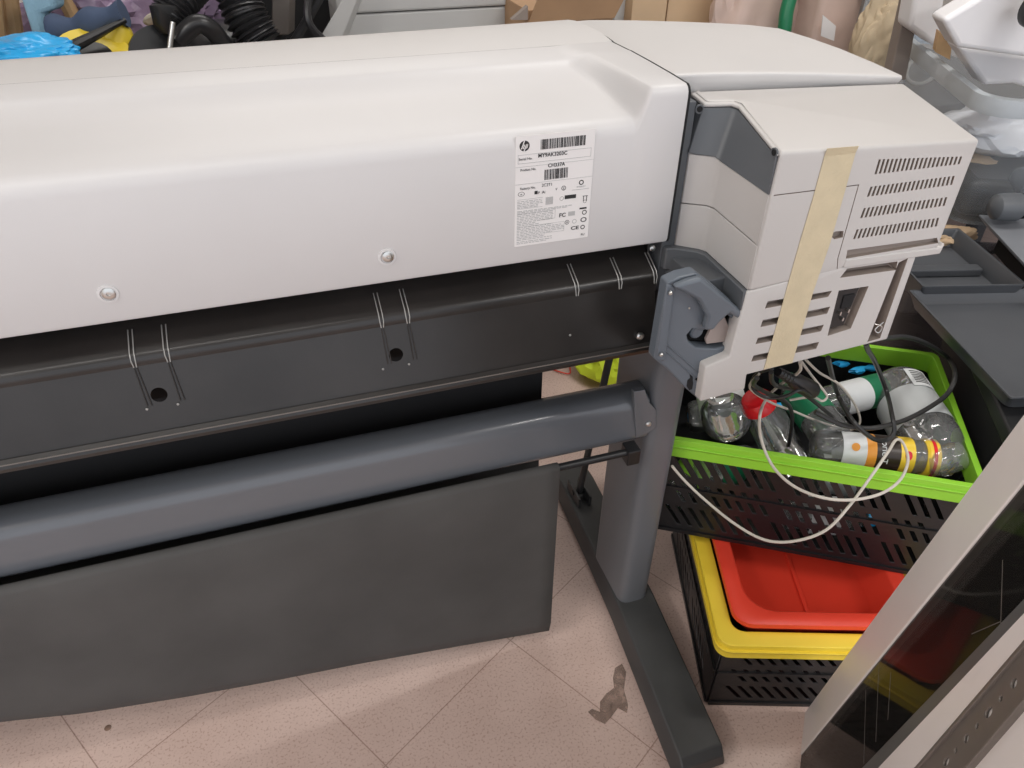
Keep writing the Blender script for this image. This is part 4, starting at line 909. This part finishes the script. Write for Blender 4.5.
r_=bin_('storage_box','cloudy storage box stuffed with beige cloth behind the end of the printer',V((at(856,50,1.9).x,1.90,0)),X,Y,.26,.36,.60,.94,'box','rimc',.012,.03,rim=.03)
c=at(885,62,1.86)
crumple('beige_cloth','crumpled beige cloth with a strap at the end of the printer lid','cloth',at(880,45,1.84),(.085,.05,.16),'beige',.35,2.2,12,sub=4)
tag(link('upright_post',prism([at(906,80,1.62),at(889,82,1.62),at(912,-20,1.62),at(925,-20,1.62)],(0,.03,0)),M['slot'],bevel=.003),'dark brown upright post left of the cloudy box with white bags','post')
# on the floor behind the stand
crumple('yellow_bag','fluorescent yellow crumpled bag on the floor behind the stand post','bag',(.83,1.60,.06),(.085,.08,.075),'hiviz',.3,3,13)
tag(link('red_wire',tube([(.68,1.66,.004),(.72,1.62,.006),(.74,1.66,.004),(.77,1.69,.004)],.002,n=6),M['red'],smooth=True),'thin red wire lying on the floor tiles behind the stand','wire')
# dirt marks on the tiles
def stain(label,pts,m,n='floor_stain'):
    P=[atz(u_,v_,.0006) for u_,v_ in pts]; return tag(link(n,prism(P,(0,0,.0006)),M[m]),label,'stain')
M['stain']=mat('dried_dirt_stain',(.34,.24,.195),.4,vary=.45,scale=60,alpha=.5)
stain('jagged brown dirt stain on the tiles left of the stand foot',[(622,664),(626,672),(624,690),(628,705),(627,713),(618,708),(612,716),(605,724),(596,720),(588,712),(592,709),(600,712),(600,702),(606,694),(614,688),(613,678),(615,668)],'stain')
tag(link('dirt_spot',lathe([(.0005,.0001),(.0008,.006),(.0012,.005),(.0014,.0001)],atz(108,728,0),atz(108,728,1)*0+atz(108,728,0)+Z,n=14),M['dirt'],smooth=True),'small round brown spot on the tiles at the lower left','spot')
# ------------------------------------------------------------------ light: ceiling lamps, an added fill lamp and the room
def lamp(x,y,sx,sy,e,rot=0,col=(1,.97,.93),z=2.6,tgt=None):
    d_=bpy.data.lights.new('room_and_fill_lamp','AREA'); d_.shape='RECTANGLE'; d_.size=sx; d_.size_y=sy; d_.energy=e; d_.color=col
    o=bpy.data.objects.new('room_and_fill_lamp',d_); C.objects.link(o); o.location=(x,y,z); o.rotation_euler=(0,0,rot)
    if tgt: o.rotation_euler=(V(tgt)-o.location).to_track_quat('-Z','Y').to_euler()
lamp(-.75,.15,1.6,.16,6)
lamp(1.5,-.7,1.2,.2,14)  # added fill with no known source, brightens the crates and door
lamp(-1.9,-.4,.3,1.4,24)
lamp(.3,2.7,1.4,.3,10)
lamp(1.3,1.1,1.2,.2,14)
wd=bpy.data.worlds.new('room'); bpy.context.scene.world=wd; wd.use_nodes=True; wd.node_tree.nodes['Background'].inputs[0].default_value=(.9,.93,1,1); wd.node_tree.nodes['Background'].inputs[1].default_value=1.0
sc_=bpy.context.scene; sc_.view_settings.view_transform='Standard'; sc_.view_settings.look='None'; sc_.view_settings.gamma=1; sc_.view_settings.exposure=0.42
